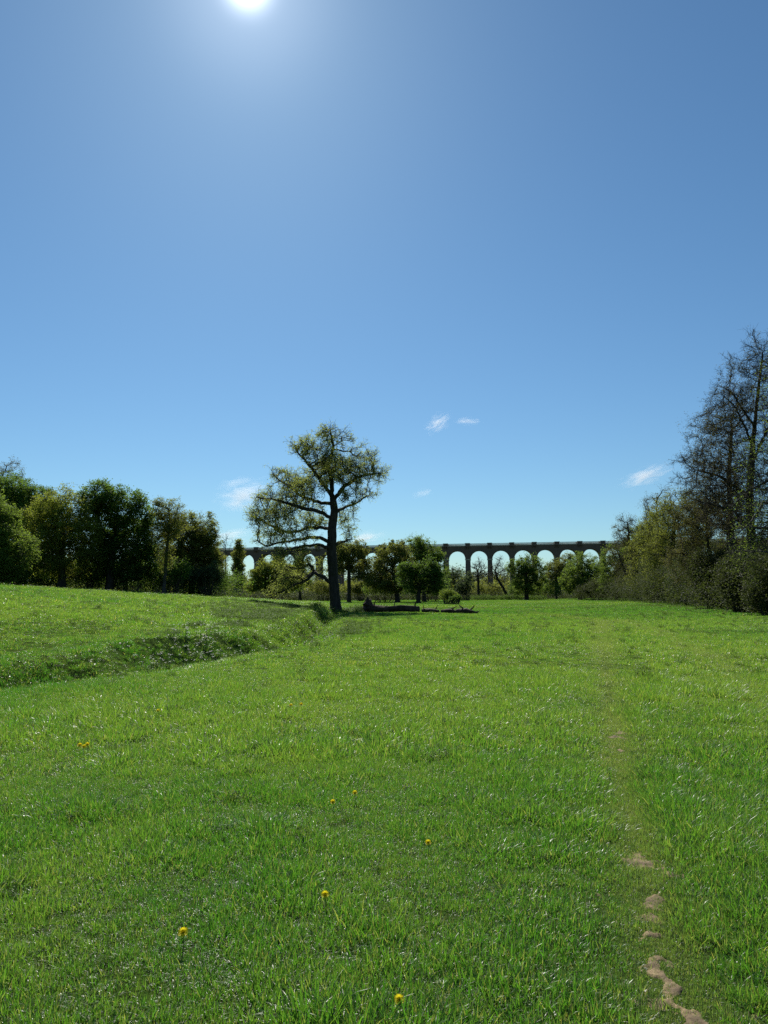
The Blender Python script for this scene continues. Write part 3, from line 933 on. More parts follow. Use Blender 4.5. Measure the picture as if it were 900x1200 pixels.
build_tree('tree', 'bare upright tree framed by a viaduct arch', 'tree', 561, 215,
           [(560, 668, 10, 10), (556, 676, 8, 8), (567, 676, 8, 8), (562, 660, 5, 6)], .34, 'bud', 300, 500, .22, bark=BARK, twr=.028, twl=(.6, 1.4),
           group='trees before the viaduct', trunk=[(561, 697), (560.5, 684), (560, 670)])
build_tree('tree', 'leaning bare tree whose stem slants up to the left', 'tree', 597, 212,
           [(584, 664, 9, 8), (580, 672, 8, 9), (592, 672, 7, 9), (586, 655, 5, 5), (600, 668, 6, 8)], .36, 'bud', 320, 900, .22, twr=.026, twl=(.6, 1.4),
           group='trees before the viaduct', trunk=[(597, 698), (590, 689), (583, 678), (580, 668)], limbs=[[(590, 689), (578, 687), (570, 682)]])
build_tree('tree', 'round leafy oak that hides the foot of a viaduct pier', 'tree', 617, 195,
           [(617, 660, 14, 11), (606, 668, 12, 12), (629, 666, 12, 12), (604, 682, 8, 8), (630, 680, 10, 8), (617, 674, 14, 12), (610, 688, 12, 8), (626, 688, 12, 8)], .5, 'mid', 520, 24700, .30,
           group='trees before the viaduct', clump=.26, trunk=[(617, 698), (617, 684), (616, 668)])
shrub('shrub', 'low grey green thicket under the bare upright tree', 'shrub', [(570, 690, 14, 7), (556, 690, 12, 8), (584, 691, 12, 6)], 220, 'olive', 5200, .32, 'bushes before the viaduct')
shrub('shrub', 'low yellow green thicket between the leafy oak and the tree tunnel', 'shrub', [(638, 688, 12, 9), (628, 690, 12, 7)], 225, 'yellow', 4200, .34, 'bushes before the viaduct')
build_tree('tree', 'slender reddish budded tree right of the round leafy oak', 'tree', 652, 215,
           [(652, 668, 14, 13), (645, 680, 14, 10), (664, 660, 12, 12), (660, 678, 14, 12)], .32, 'olive', 460, 22100, .30, group='trees before the viaduct', twr=.022, clump=.25)
build_tree('tree', 'tree coming into leaf across the last clear viaduct arch', 'tree', 680, 190,
           [(682, 662, 16, 15), (672, 678, 18, 16), (696, 670, 18, 18), (688, 686, 22, 12)], .42, 'mid', 560, 32500, .30, group='trees before the viaduct', clump=.27)
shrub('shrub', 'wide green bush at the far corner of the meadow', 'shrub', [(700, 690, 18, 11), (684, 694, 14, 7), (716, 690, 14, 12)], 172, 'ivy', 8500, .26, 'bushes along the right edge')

# ------------------------------------------------------------------ right hand wood
GR = 'right hand tree line'
build_tree('tree', 'bare leaning tree with a dark slanting stem ending the right hand wood', 'tree', 751, 150,
           [(728, 630, 12, 20), (738, 622, 14, 20), (722, 650, 14, 18), (746, 635, 14, 24), (728, 670, 12, 14)], .42, 'bud', 1000, 9000, .18, fill=.3, twr=.02, twl=(.6, 1.4), group=GR,
           trunk=[(751, 706), (742, 686), (730, 664), (724, 645)], limbs=[[(742, 686), (741, 660), (737, 630), (735, 612)]])
build_tree('tree', 'green hazed tree behind the bare leaning tree', 'tree', 757, 165,
           [(752, 640, 20, 28), (764, 625, 16, 28), (742, 662, 20, 22), (762, 668, 18, 22)], .4, 'mid', 560, 28600, .26, twr=.02, group=GR, clump=.28)
build_tree('tree', 'grey bare topped tree peeping over the brown twiggy one', 'tree', 772, 132,
           [(764, 598, 14, 22), (778, 590, 14, 20), (772, 618, 18, 24)], .36, 'bud', 1000, 7000, .17, fill=.3, twr=.018, twl=(.6, 1.4), group=GR, bark=BARKG)
build_tree('tree', 'brown twiggy tree with yellow green leaves along its left side', 'tree', 790, 104,
           [(778, 612, 22, 26), (770, 640, 20, 24), (795, 600, 26, 30), (810, 625, 26, 34), (788, 660, 30, 28), (768, 662, 18, 22), (820, 600, 26, 30)], .42, 'olive', 1800, 46000, .17, twigs=4, twr=.016,
           twl=(.5, 1.2), group=GR, clump=.2, trunk=[(796, 712), (792, 680), (788, 640), (790, 610)])
build_tree('tree', 'multi stemmed brown tree with stems slanting left over the meadow edge', 'tree', 846, 78,
           [(812, 640, 24, 22), (828, 612, 26, 30), (850, 600, 26, 34), (835, 655, 30, 24), (805, 600, 18, 20), (862, 640, 22, 34), (835, 670, 30, 24), (800, 660, 20, 24), (860, 675, 24, 24)], .32, 'bud', 2200, 40000, .13, twigs=4, fill=.3, twr=.013, twl=(.4, 1.0),
           group=GR, clump=.15, trunk=[(850, 717), (838, 690), (826, 664), (812, 640)],
           limbs=[[(838, 690), (832, 655), (828, 615)], [(850, 712), (856, 670), (852, 610)], [(826, 664), (800, 648), (785, 648)]])
alder_l = [(896, 415, 26, 30), (876, 440, 28, 34), (912, 450, 40, 50), (862, 480, 34, 32), (840, 505, 30, 20), (888, 500, 40, 36), (850, 545, 38, 26),
           (884, 560, 44, 34), (836, 580, 34, 20), (870, 600, 44, 26), (816, 572, 16, 14), (905, 620, 30, 40), (820, 498, 20, 14), (812, 538, 22, 16), (830, 560, 30, 22), (800, 560, 12, 10)]
build_tree('alder_tree', 'tall nearly bare alder towering over the right edge of the meadow', 'alder tree', 886, 64, alder_l, .36, 'bud', 4200, 24000, .10, step=.34, fill=.1,
           twr=.011, pexp=2.0, limb_r=.07, twl=(.3, .85), group=GR, clump=.10, bark=BARK, twigs=4, jit=.35, up=.05, dkf=1.3,
           trunk=[(886, 722), (884, 680), (880, 630), (878, 580), (882, 520), (888, 460), (894, 410)],
           limbs=[[(878, 580), (850, 555, 1), (822, 545, 1.5)], [(881, 540), (905, 480, -1), (918, 430, -1)], [(882, 520), (856, 480, -1), (838, 462, -1)],
                  [(880, 620), (850, 600, -1.5), (815, 590, -2.0), (795, 598, -2)], [(885, 500), (860, 455, .6), (846, 448, .8)]])
build_tree('alder_tree', 'leaf flecked alder partly cut off by the right edge of the photo', 'alder tree', 912, 56,
           [(930, 480, 40, 60), (905, 540, 34, 40), (940, 580, 40, 50), (890, 600, 36, 30), (880, 650, 30, 26), (920, 430, 30, 40), (915, 660, 40, 30)], .40, 'mid', 3600, 12000, .11, fill=.15, step=.34,
           twr=.011, pexp=2.0, limb_r=.08, twl=(.3, .85), group=GR, clump=.12, twigs=3, jit=.35, up=.05, bark=BARKG,
           trunk=[(912, 727), (908, 690), (905, 640), (908, 560), (918, 480), (925, 420)],
           limbs=[[(905, 648), (880, 646, -1.5), (858, 646, -2.5), (836, 648, -3)], [(906, 618), (880, 618, -1.2), (855, 620, -2), (845, 621, -2.2)],
                  [(906, 590), (880, 590, -2), (858, 612, -3), (842, 626, -3.6), (822, 640, -4)], [(907, 560), (885, 570, 1), (868, 590, 1.5)]])
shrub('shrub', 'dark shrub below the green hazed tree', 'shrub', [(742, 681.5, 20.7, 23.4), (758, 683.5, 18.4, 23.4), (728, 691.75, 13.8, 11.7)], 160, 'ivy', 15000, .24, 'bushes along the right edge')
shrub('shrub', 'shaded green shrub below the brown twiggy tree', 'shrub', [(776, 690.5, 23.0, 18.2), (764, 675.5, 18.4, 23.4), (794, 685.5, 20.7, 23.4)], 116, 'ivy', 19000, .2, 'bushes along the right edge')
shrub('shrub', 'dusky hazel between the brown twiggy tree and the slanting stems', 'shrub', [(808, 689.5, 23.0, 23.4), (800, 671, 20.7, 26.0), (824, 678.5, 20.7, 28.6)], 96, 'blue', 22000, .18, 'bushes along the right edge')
shrub('shrub', 'shade darkened shrub behind the slanting multi stemmed tree', 'shrub', [(838, 686.5, 25.3, 28.6), (828, 665, 20.7, 26.0), (856, 675, 23.0, 36.4)], 74, 'ivy', 24000, .17, 'bushes along the right edge')
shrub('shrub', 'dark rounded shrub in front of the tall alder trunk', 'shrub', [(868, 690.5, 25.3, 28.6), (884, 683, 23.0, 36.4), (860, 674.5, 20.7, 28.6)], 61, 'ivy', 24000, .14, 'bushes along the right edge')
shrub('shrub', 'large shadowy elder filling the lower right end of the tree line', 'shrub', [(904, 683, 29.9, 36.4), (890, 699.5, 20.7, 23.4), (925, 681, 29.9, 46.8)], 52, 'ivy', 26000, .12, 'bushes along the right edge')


# ------------------------------------------------------------------ loose ground cover in masses
def mass(name, label, line, width, hgt, n, lsize, leaf, seed=0):
    line = np.array(line, float)
    seg = np.linalg.norm(np.diff(line, axis=0), axis=1); cum = np.concatenate([[0], np.cumsum(seg)])
    m_ = n // 14
    t = rng.random(m_) * cum[-1]
    x = np.interp(t, cum, line[:, 0]) + rng.normal(size=m_) * width * .5
    y = np.interp(t, cum, line[:, 1]) + rng.normal(size=m_) * width * .5
    h = hgt * (.35 + .9 * fbm(x / (hgt * 1.6) + seed, y / (hgt * 1.6), 90 + seed, 2))
    z = T(x, y) + h * rng.random(m_) ** .7
    c = np.stack([x, y, z], 1)
    c_ = np.repeat(c, 14, 0) + rng.normal(size=(m_ * 14, 3)) * lsize * 1.3
    v, f = leaf_quads(c_, lsize * rng.uniform(.5, 1.3, len(c_)))
    tint = rng.random(len(c_)).astype(np.float32)
    o = link(name, mk_mesh(name, v, [f], attrs={'tint': ('FACE', 'FLOAT', tint)}), LM[leaf])
    return tag(o, label, 'undergrowth', kind='stuff')


pl = [P(px, 697, Y)[:2] for px, Y in ((970, 44), (900, 55), (850, 68), (800, 90), (760, 125), (712, 172), (695, 195))]
pl = [(a[0] + 3.2, a[1] + 2.5) for a in pl]
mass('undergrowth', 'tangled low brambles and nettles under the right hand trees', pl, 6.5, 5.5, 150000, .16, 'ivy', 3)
pl2 = [(a[0] - 3.0, a[1] - 1.2) for a in pl]
mass('brambles', 'pale leaved low brambles spilling onto the right edge of the meadow', pl2, 1.2, .35, 6000, .09, 'dark', 4)
pl3 = [P(px, 697, Y)[:2] for px, Y in ((-60, 122), (30, 124), (110, 124), (190, 124), (262, 130))]
mass('undergrowth', 'dark low scrub along the foot of the left woodland', [(a[0], a[1]) for a in pl3], 5, 4.5, 90000, .26, 'dark', 5)
pl4 = [P(px, 697, Y)[:2] for px, Y in ((250, 205), (330, 225), (420, 230), (500, 235), (620, 245), (700, 230))]
mass('scrub', 'low scrub and reeds along the far side of the meadow', pl4, 12, 2.4, 80000, .38, 'ivy', 6)
for (yy, hh, nn, sd, lf) in ((560, 12, 90000, 7, 'olive'), (760, 22, 90000, 8, 'blue')):
    pl5 = [P(px, 697, yy)[:2] for px in (-80, 200, 450, 700, 980)]
    mass('far_woodland', ('hazy woodland seen low through the viaduct arches', 'blue green wooded horizon beyond the viaduct')[sd - 7], pl5, 30, hh, nn, 1.7, lf, sd)
hl = [P(px, 697, Y)[:2] for px, Y in ((546, 204), (575, 202), (606, 200), (640, 199))]
o = mass('hedge', None, hl, .9, 1.25, 9000, .2, 'dark', 9)
del o['kind']; tag(o, 'long low dark hedge row crossing the far end of the meadow', 'hedge')

# ------------------------------------------------------------------ viaduct
brick, nt_, N, L = newmat('weathered_brick')
geo = N.new('ShaderNodeTexCoord'); pos = geo.outputs['Object']
n1 = noise(N, L, .35, 5, pos); n2 = noise(N, L, 3.5, 4, pos)
mp = N.new('ShaderNodeMapping'); mp.inputs['Scale'].default_value = (1.2, 1.2, .12); L.new(pos, mp.inputs[0])
st = noise(N, L, 1.0, 4, mp.outputs[0])
col = mixc(N, L, ramp(N, L, n1, .35, .65), (.095, .066, .055), (.145, .10, .078))
col = mixc(N, L, ramp(N, L, st, .52, .72), col, (.07, .055, .05))
col = mixc(N, L, ramp(N, L, n2, .4, .7), col, (.14, .09, .07))
bt = N.new('ShaderNodeTexBrick'); bt.inputs['Scale'].default_value = 1.0
bt.inputs['Brick Width'].default_value = .45; bt.inputs['Row Height'].default_value = .15; bt.inputs['Mortar Size'].default_value = .02
bt.inputs['Color1'].default_value = (1, 1, 1, 1); bt.inputs['Color2'].default_value = (.8, .8, .8, 1); bt.inputs['Mortar'].default_value = (1.25, 1.2, 1.1, 1)
mp2 = N.new('ShaderNodeMapping'); mp2.inputs['Rotation'].default_value = (R(90), 0, 0); L.new(pos, mp2.inputs[0]); L.new(mp2.outputs[0], bt.inputs['Vector'])
col = mixc(N, L, 1, col, bt.outputs[0], 'MULTIPLY')
pr = N.new('ShaderNodeBsdfPrincipled'); L.new(col, pr.inputs['Base Color']); pr.inputs['Roughness'].default_value = .9
out = N.new('ShaderNodeOutputMaterial'); L.new(pr.outputs[0], out.inputs[0])
stone, nt_, N, L = newmat('pale_limestone')
geo = N.new('ShaderNodeTexCoord')
n1 = noise(N, L, 1.2, 5, geo.outputs['Object'])
col = mixc(N, L, ramp(N, L, n1, .35, .7), (.52, .48, .40), (.34, .31, .26))
pr = N.new('ShaderNodeBsdfPrincipled'); L.new(col, pr.inputs['Base Color']); pr.inputs['Roughness'].default_value = .8
out = N.new('ShaderNodeOutputMaterial'); L.new(pr.outputs[0], out.inputs[0])

BAYL = 12.2; RAD = 4.75; ZS = 20.9; ZTOP = 28.3; HW = 4.1
vx0 = P(573.8, 640, 1)[0]
vY = lambda X: 424 + .15 * (.276 * 424 - X)
s = 0
X0 = 59.0
for _ in range(20):
    X0 = vY(X0) * vx0
via = thing('railway_viaduct', (X0, vY(X0), 0), 'long brick railway viaduct with tall round arches and a pale stone parapet', 'viaduct')
via.rotation_euler[2] = math.atan(-.15)


def extrude_x(mb, prof, x0, x1, taper=None):
    """prof: closed (y,z) polygon; extruded along x"""
    n = len(prof)
    v = []
    for x in (x0, x1):
        for (y_, z_) in prof:
            xx = x * (taper(z_) if taper else 1); v.append((xx, y_, z_))
    f = [tuple(range(n - 1, -1, -1)), tuple(range(n, 2 * n))] + [(i, (i + 1) % n, n + (i + 1) % n, n + i) for i in range(n)]
    mb.add(v, f)


def extrude_y(mb, prof, y0, y1):
    n = len(prof)
    v = [(x, y0, z) for x, z in prof] + [(x, y1, z) for x, z in prof]
    f = [tuple(range(n)), tuple(range(2 * n - 1, n - 1, -1))] + [((i + 1) % n, i, n + i, n + (i + 1) % n) for i in range(n)]
    mb.add(v, f)


# pier with its pierced centre
pm = MB()
tap = lambda z: 1.0 + .38 * (1 - min(1, max(0, z / ZS)))
hw = lambda z: HW * (1 + .16 * (1 - z / ZS))
hr = 1.9
for sgn in (-1, 1):
    hole = [(sgn * hr * math.sin(a), 15.5 + hr * 1.3 * math.cos(a)) for a in np.linspace(0.02, math.pi / 2, 8)]
    hole += [(sgn * hr * math.cos(a), 5.0 - hr * 1.3 * math.sin(a)) for a in np.linspace(0, math.pi / 2 - .02, 8)]
    prof = [(0, ZS - .5)] + hole + [(0, -3), (sgn * hw(-3), -3), (sgn * hw(ZS - .5), ZS - .5)]
    if sgn < 0: prof = prof[::-1]
    extrude_x(pm, prof, -1.22, 1.22, tap)
pier_me = pm.mesh('pier'); pier_me.materials.append(brick)
cm = MB(); cm.box(-1.42, 1.42, -HW - .2, HW + .2, ZS - .5, ZS)
cm.box(-1.55, 1.55, -HW - .32, HW + .32, ZS - .18, ZS - .003)
imp_me = cm.mesh('impost'); imp_me.materials.append(stone)
# one arch bay
am = MB()
xa = np.linspace(math.pi, 0, 25)
prof = [(-BAYL / 2 + .001, ZS + .0), (-RAD, ZS)] + [(RAD * math.cos(a), ZS + RAD * math.sin(a)) for a in xa[1:-1]] + [(RAD, ZS), (BAYL / 2 - .001, ZS)]
arc = prof[1:-1]
zt = ZTOP
for (xa_, za_), (xb_, zb_) in zip(prof[:-1], prof[1:]):
    extrude_y(am, [(xa_, za_), (xb_, zb_), (xb_, zt), (xa_, zt)], -HW, HW)
arch_me = am.mesh('arch'); arch_me.materials.append(brick)
ring_mes = []
for y0, y1 in ((-HW - .05, -HW + .02), (HW - .02, HW + .05)):
    rm = MB(); r0, r1 = RAD - .02, RAD + .65
    for a, b in zip(np.linspace(math.pi, 0, 25)[:-1], np.linspace(math.pi, 0, 25)[1:]):
        extrude_y(rm, [(r0 * math.cos(a), ZS + r0 * math.sin(a)), (r0 * math.cos(b), ZS + r0 * math.sin(b)), (r1 * math.cos(b), ZS + r1 * math.sin(b)), (r1 * math.cos(a), ZS + r1 * math.sin(a))], y0, y1)

    me_ = rm.mesh('arch_ring'); me_.materials.append(brick); ring_mes.append(me_)
# string course and balustrade of one bay
bal_mes = []; ref_mes = []; cap_mes = []
for sg in (-1, 1):
    bm_ = MB()
    yc = sg * (HW + .15)
    bm_.box(-BAYL / 2, BAYL / 2, yc - .22, yc + .22, ZTOP - .25, ZTOP + .12)
    bm_.box(-BAYL / 2 + 1.3, BAYL / 2 - 1.3, yc - .16, yc + .16, ZTOP + 1.02, ZTOP + 1.27)
    for x in np.arange(-BAYL / 2 + 1.5, BAYL / 2 - 1.45, .38):
        bm_.box(x - .09, x + .09, yc - .09, yc + .09, ZTOP + .12, ZTOP + 1.02)
    me_ = bm_.mesh('balustrade'); me_.materials.append(stone); bal_mes.append(me_)
for sg in (-1, 1):
    fm = MB()
    y0, y1 = sorted((sg * (HW + .02), sg * (HW + .95)))
    fm.box(-1.28, 1.28, y0, y1, ZTOP - .5, ZTOP + 1.3)
    for xx in (-.95, 0, .95):
        extrude_x(fm, [(sg * (HW + .0), ZTOP - 2.1), (sg * (HW + .35), ZTOP - 1.5), (sg * (HW + .85), ZTOP - .5), (sg * (HW + .0), ZTOP - .5)][::sg], xx - .17, xx + .17)
    me_ = fm.mesh('refuge'); me_.materials.append(brick); ref_mes.append(me_)
for sg in (-1, 1):
    cp = MB()
    y0, y1 = sorted((sg * (HW - .1), sg * (HW + 1.08)))
    cp.box(-1.42, 1.42, y0, y1, ZTOP + 1.3, ZTOP + 1.52)
    me_ = cp.mesh('coping'); me_.materials.append(stone); cap_mes.append(me_)


def vpart(name, me, x, parent):
    o = bpy.data.objects.new(name, me); C.objects.link(o); o.parent = parent; o.location = (x, 0, 0); return o


for k in range(-17, 21):
    p_ = vpart('pier', pier_me, k * BAYL, via); vpart('impost', imp_me, 0, p_)
    for rme, cme in zip(ref_mes, cap_mes):
        r_ = vpart('refuge', rme, k * BAYL, via); vpart('coping', cme, 0, r_)
    if k < 20:
        a_ = vpart('arch', arch_me, (k + .5) * BAYL, via); 
        for gme_, bme in zip(ring_mes, bal_mes):
            vpart('arch_ring', gme_, 0, a_); vpart('balustrade', bme, (k + .5) * BAYL, via)
dm = MB(); dm.box(-17.5 * BAYL, 20.5 * BAYL, -HW + .05, HW - .05, ZTOP + .004, ZTOP + .3)
link('track_bed', dm.mesh('track_bed'), stone, via)


# ------------------------------------------------------------------ fallen logs
def log(name, label, pts, radii_, stubs, root=None, mat=DEAD, seed=0):
    pts = np.array(pts, float); b = pts[0].copy(); b[2] = float(T(b[0], b[1]))
    t = thing(name, b, label, 'fallen log')
    n = 40
    s_ = np.linspace(0, len(pts) - 1, n); p = np.stack([np.interp(s_, range(len(pts)), pts[:, i]) for i in range(3)], 1)
    r = np.interp(s_, range(len(pts)), radii_)
    sides = 14
    d = norm(np.gradient(p, axis=0)); U, V_ = frames(d)
    a = np.arange(sides) / sides * 2 * math.pi
    rr = r[:, None] * (1 + .22 * (vnoise(s_[:, None] * 3 + seed, a[None] * 1.5 + seed, 12) - .5) + .12 * np.sin(a[None] * 3 + s_[:, None] * 2))
    vv = p[:, None] + rr[..., None] * (U[:, None] * np.cos(a)[None, :, None] + V_[:, None] * np.sin(a)[None, :, None])
    v = vv.reshape(-1, 3) - b
    i = np.arange(n - 1)[:, None] * sides; j = np.arange(sides)[None]; j2 = (j + 1) % sides
    f = np.stack([i + j, i + j2, i + sides + j2, i + sides + j], -1).reshape(-1, 4)
    v = np.vstack([v, p[:1] - b - d[:1] * .05, p[-1:] - b + d[-1:] * .08])
    c0 = len(v) - 2
    tr_ = np.array([[c0, (k_ + 1) % sides, k_] for k_ in range(sides)] + [[c0 + 1, (n - 1) * sides + k_, (n - 1) * sides + (k_ + 1) % sides] for k_ in range(sides)])
    link('log_stem', mk_mesh('log_stem', v, [f, tr_], True), mat, t)
    for (u, dx, dy, dz, r0) in stubs:
        q = np.array([np.interp(u * (len(pts) - 1), range(len(pts)), pts[:, i_]) for i_ in range(3)]) - b
        e = q + np.array([dx, dy, dz]); m2 = (q + e) / 2 + rng.normal(size=3) * .1
        P0 = np.array([q, m2]); P1 = np.array([m2, e]); D = norm(P1 - P0)
        v2, f2 = tubes(P0, P1, np.array([r0, r0 * .75]), np.array([r0 * .75, r0 * .3]), D, D, 7)
        link('broken_branch', mk_mesh('broken_branch', v2, [f2], True), mat, t)
    if root:
        # torn root plate: a rugged disc with spikes of root
        n_a, n_r = 20, 5
        vs = [(0, 0, 0)]
        c = np.array(root[0]) - b; rad_ = root[1]; ax = norm(pts[0] - pts[1])
        U, V_ = frames(ax[None]); U = U[0]; V_ = V_[0]
        vs = [c + ax * .35]
        for k_ in range(1, n_r + 1):
            for m_ in range(n_a):
                aa = m_ / n_a * 2 * math.pi
                q = rad_ * k_ / n_r * (1 + (.35 * math.sin(m_ * 2.3 + 1) + .2 * random.random()) * (k_ / n_r))
                vs.append(c + (U * math.cos(aa) + V_ * math.sin(aa)) * q + ax * (.35 - .5 * (k_ / n_r) ** 2 + random.uniform(-.08, .08)))
        fs = [(0, 1 + m_, 1 + (m_ + 1) % n_a) for m_ in range(n_a)]
        for k_ in range(n_r - 1):
            for m_ in range(n_a):
                a0 = 1 + k_ * n_a + m_; a1 = 1 + k_ * n_a + (m_ + 1) % n_a
                fs.append((a0, a0 + n_a, a1 + n_a, a1))
        bc = len(vs); vs.append(c - ax * .7)
        for m_ in range(n_a):
            a0 = 1 + (n_r - 1) * n_a + m_; a1 = 1 + (n_r - 1) * n_a + (m_ + 1) % n_a
            fs.append((a0, bc, a1))
        me_ = bpy.data.meshes.new('root_plate'); me_.from_pydata([tuple(x_) for x_ in vs], [], fs); me_.update()
        link('root_plate', me_, mat, t)
    return t


def at(px, Y, up_=0.0):
    x_ = P(px, 700, Y)[0]; return (x_, Y, float(T(x_, Y)) + up_)


log('fallen_log', 'long straight fallen trunk with upturned root plate beside the lone oak', [at(432, 69, .34), at(450, 68.3, .28), at(470, 68, .38), at(491, 67.5, .28)], [.34, .28, .27, .24],
    [(.85, .5, -.2, .75, .09), (.5, .2, .4, .6, .06), (.12, .3, -.3, 1.0, .08)], root=((at(430, 69, .55)), .62))
log('fallen_log', 'short grey broken log at the right end of the long fallen trunk', [at(495, 67, .15), at(504, 66.5, .2), at(514, 66, .12)], [.17, .19, .13],
    [(.6, .5, 0, .45, .07), (.3, -.3, .1, .5, .06)], seed=3)
log('fallen_log', 'middle piece of broken log lying low in the grass', [at(517, 66, .12), at(527, 65.5, .2), at(536, 65, .1)], [.14, .18, .12],
    [(.5, .6, .2, .35, .07), (.8, -.4, -.2, .3, .05)], seed=5)
log('fallen_log', 'rotten gnarled log furthest from the lone oak', [at(535, 64.5, .15), at(546, 64, .22), at(559, 63.5, .05)], [.2, .22, .09],
    [(.3, -.3, .1, .5, .09), (.6, .5, 0, .5, .08), (.8, .6, .1, .1, .06)], seed=8)

# ------------------------------------------------------------------ flowers
petal, nt_, N, L = newmat('dandelion_yellow')
pr = N.new('ShaderNodeBsdfPrincipled'); pr.inputs['Base Color'].default_value = (.90, .76, .03, 1); pr.inputs['Roughness'].default_value = .6
tr = N.new('ShaderNodeBsdfTranslucent'); tr.inputs['Color'].default_value = (.95, .84, .03, 1)
mx = N.new('ShaderNodeMixShader'); mx.inputs[0].default_value = .35; L.new(pr.outputs[0], mx.inputs[1]); L.new(tr.outputs[0], mx.inputs[2])
out = N.new('ShaderNodeOutputMaterial'); L.new(mx.outputs[0], out.inputs[0])
stemm, nt_, N, L = newmat('flower_stem')
pr = N.new('ShaderNodeBsdfPrincipled'); pr.inputs['Base Color'].default_value = (.12, .15, .05, 1); pr.inputs['Roughness'].default_value = .5
out = N.new('ShaderNodeOutputMaterial'); L.new(pr.outputs[0], out.inputs[0])
whitem, nt_, N, L = newmat('white_petals')
pr = N.new('ShaderNodeBsdfPrincipled'); pr.inputs['Base Color'].default_value = (.8, .8, .76, 1); pr.inputs['Roughness'].default_value = .6
tr = N.new('ShaderNodeBsdfTranslucent'); tr.inputs['Color'].default_value = (.8, .8, .74, 1)
mx = N.new('ShaderNodeMixShader'); mx.inputs[0].default_value = .4; L.new(pr.outputs[0], mx.inputs[1]); L.new(tr.outputs[0], mx.inputs[2])
out = N.new('ShaderNodeOutputMaterial'); L.new(mx.outputs[0], out.inputs[0])


def dandelion(px, py, rad_, hgt, label):
    g = G(px, py)
    d = norm(np.array([g[0], g[1], 0.]))
    t = thing('dandelion', g, label, 'dandelion', 'dandelions in the grass')
    P0 = np.array([[0, 0, -.01], [.004, .003, hgt * .5]]); P1 = np.array([[.004, .003, hgt * .5], [.0, -.004, hgt]])
    D = norm(P1 - P0)
    v, f = tubes(P0, P1, np.array([.0025, .0022]), np.array([.0022, .002]), D, D, 6)
    link('stem', mk_mesh('stem', v, [f], True), stemm, t)
    vs = []; fs = []
    for ringi, (nn, rr, zz_) in enumerate(((26, 1.0, .10), (20, .78, .34), (14, .5, .52), (8, .28, .62))):
        for k_ in range(nn):
            a = (k_ + random.random() * .5) / nn * 2 * math.pi; w_ = .17 * rad_; rl = rad_ * rr * random.uniform(.88, 1.08)
            ca, sa = math.cos(a), math.sin(a); z0 = hgt - .004; z1 = hgt + rad_ * zz_
            o_ = len(vs)
            vs += [(ca * rl * .08 - sa * w_ * .5, sa * rl * .08 + ca * w_ * .5, z0), (ca * rl * .08 + sa * w_ * .5, sa * rl * .08 - ca * w_ * .5, z0),
                   (ca * rl + sa * w_ * .7, sa * rl - ca * w_ * .7, z1), (ca * rl - sa * w_ * .7, sa * rl + ca * w_ * .7, z1)]
            fs.append((o_, o_ + 1, o_ + 2, o_ + 3))
    # faces turn a little to the viewer's side: the head nods on its stem
    th = R(38); Mx = Matrix.Translation((0, 0, hgt)) @ Matrix.Rotation(th, 4, 'X') @ Matrix.Translation((0, 0, -hgt))
    vs = [tuple(Mx @ Vector(p)) for p in vs]
    me_ = bpy.data.meshes.new('flower_head'); me_.from_pydata(vs, [], fs); me_.update()
    link('flower_head', me_, petal, t)


for (px, py, r_, h_, lab) in (
    (214, 1116, .023, .085, 'large open dandelion low in the left foreground grass'),
    (381, 1069, .021, .085, 'open dandelion in mid foreground, alone between long grass tufts'),
    (468, 1196, .020, .07, 'dandelion at the bottom edge of the photo'),
    (502, 1005, .020, .085, 'orange yellow dandelion nearest the trodden path'),
    (93, 886, .028, .11, 'leftmost dandelion of the trio in the left meadow'),
    (98, 888, .026, .11, 'front dandelion of the trio in the left meadow'),
    (102, 885, .027, .11, 'rightmost dandelion of the trio in the left meadow'),
    (390, 955, .021, .09, 'small dandelion left of its twin in the middle of the meadow'),
    (416, 943, .021, .09, 'small dandelion right of its twin in the middle of the meadow'),
    (341, 835, .028, .10, 'distant small dandelion behind the others, left of its neighbour'),
    (353, 834, .028, .10, 'distant small dandelion behind the others, right of its neighbour'),
    (185, 842, .03, .10, 'distant dandelion nearest the ditch')):
    dandelion(px, py, r_, h_, lab)

# white blossom in the ditch
cs = []
for (px, py, sx_, sy_, n_) in ((235, 768, 1.0, 2.6, 80), (222, 755, .7, 2.0, 36), (186, 786, .4, .8, 20), (250, 750, .5, 2, 14)):
    g = G(px, py)
    for _ in range(n_):
        x_ = g[0] + random.gauss(0, sx_ * .5); y_ = g[1] + random.gauss(0, sy_ * .5)
        cs.append((x_, y_, float(T(x_, y_)) + random.uniform(.18, .42)))
cs = np.array(cs)
P0 = cs.copy(); P0[:, 2] = T(cs[:, 0], cs[:, 1]); D = norm(cs - P0 + 1e-4)
v1, f1 = tubes(P0, cs, np.full(len(cs), .004), np.full(len(cs), .003), D, D, 4)
pc = np.repeat(cs, 9, 0) + rng.normal(size=(len(cs) * 9, 3)) * np.array([.02, .02, .008])
v2, f2 = leaf_quads(pc, rng.uniform(.012, .026, len(pc)), 1.5, 1.0)
wm = mk_mesh('wildflowers', np.vstack([v1, v2]), [f1, f2 + len(v1)])
wo = link('wildflowers', wm, [stemm, whitem])
mi = np.zeros(len(wm.polygons), np.int32); mi[len(f1):] = 1
wm.polygons.foreach_set('material_index', mi)
tag(wo, 'scattered white wildflowers on the shaded bank of the ditch', 'wildflowers', kind='stuff')

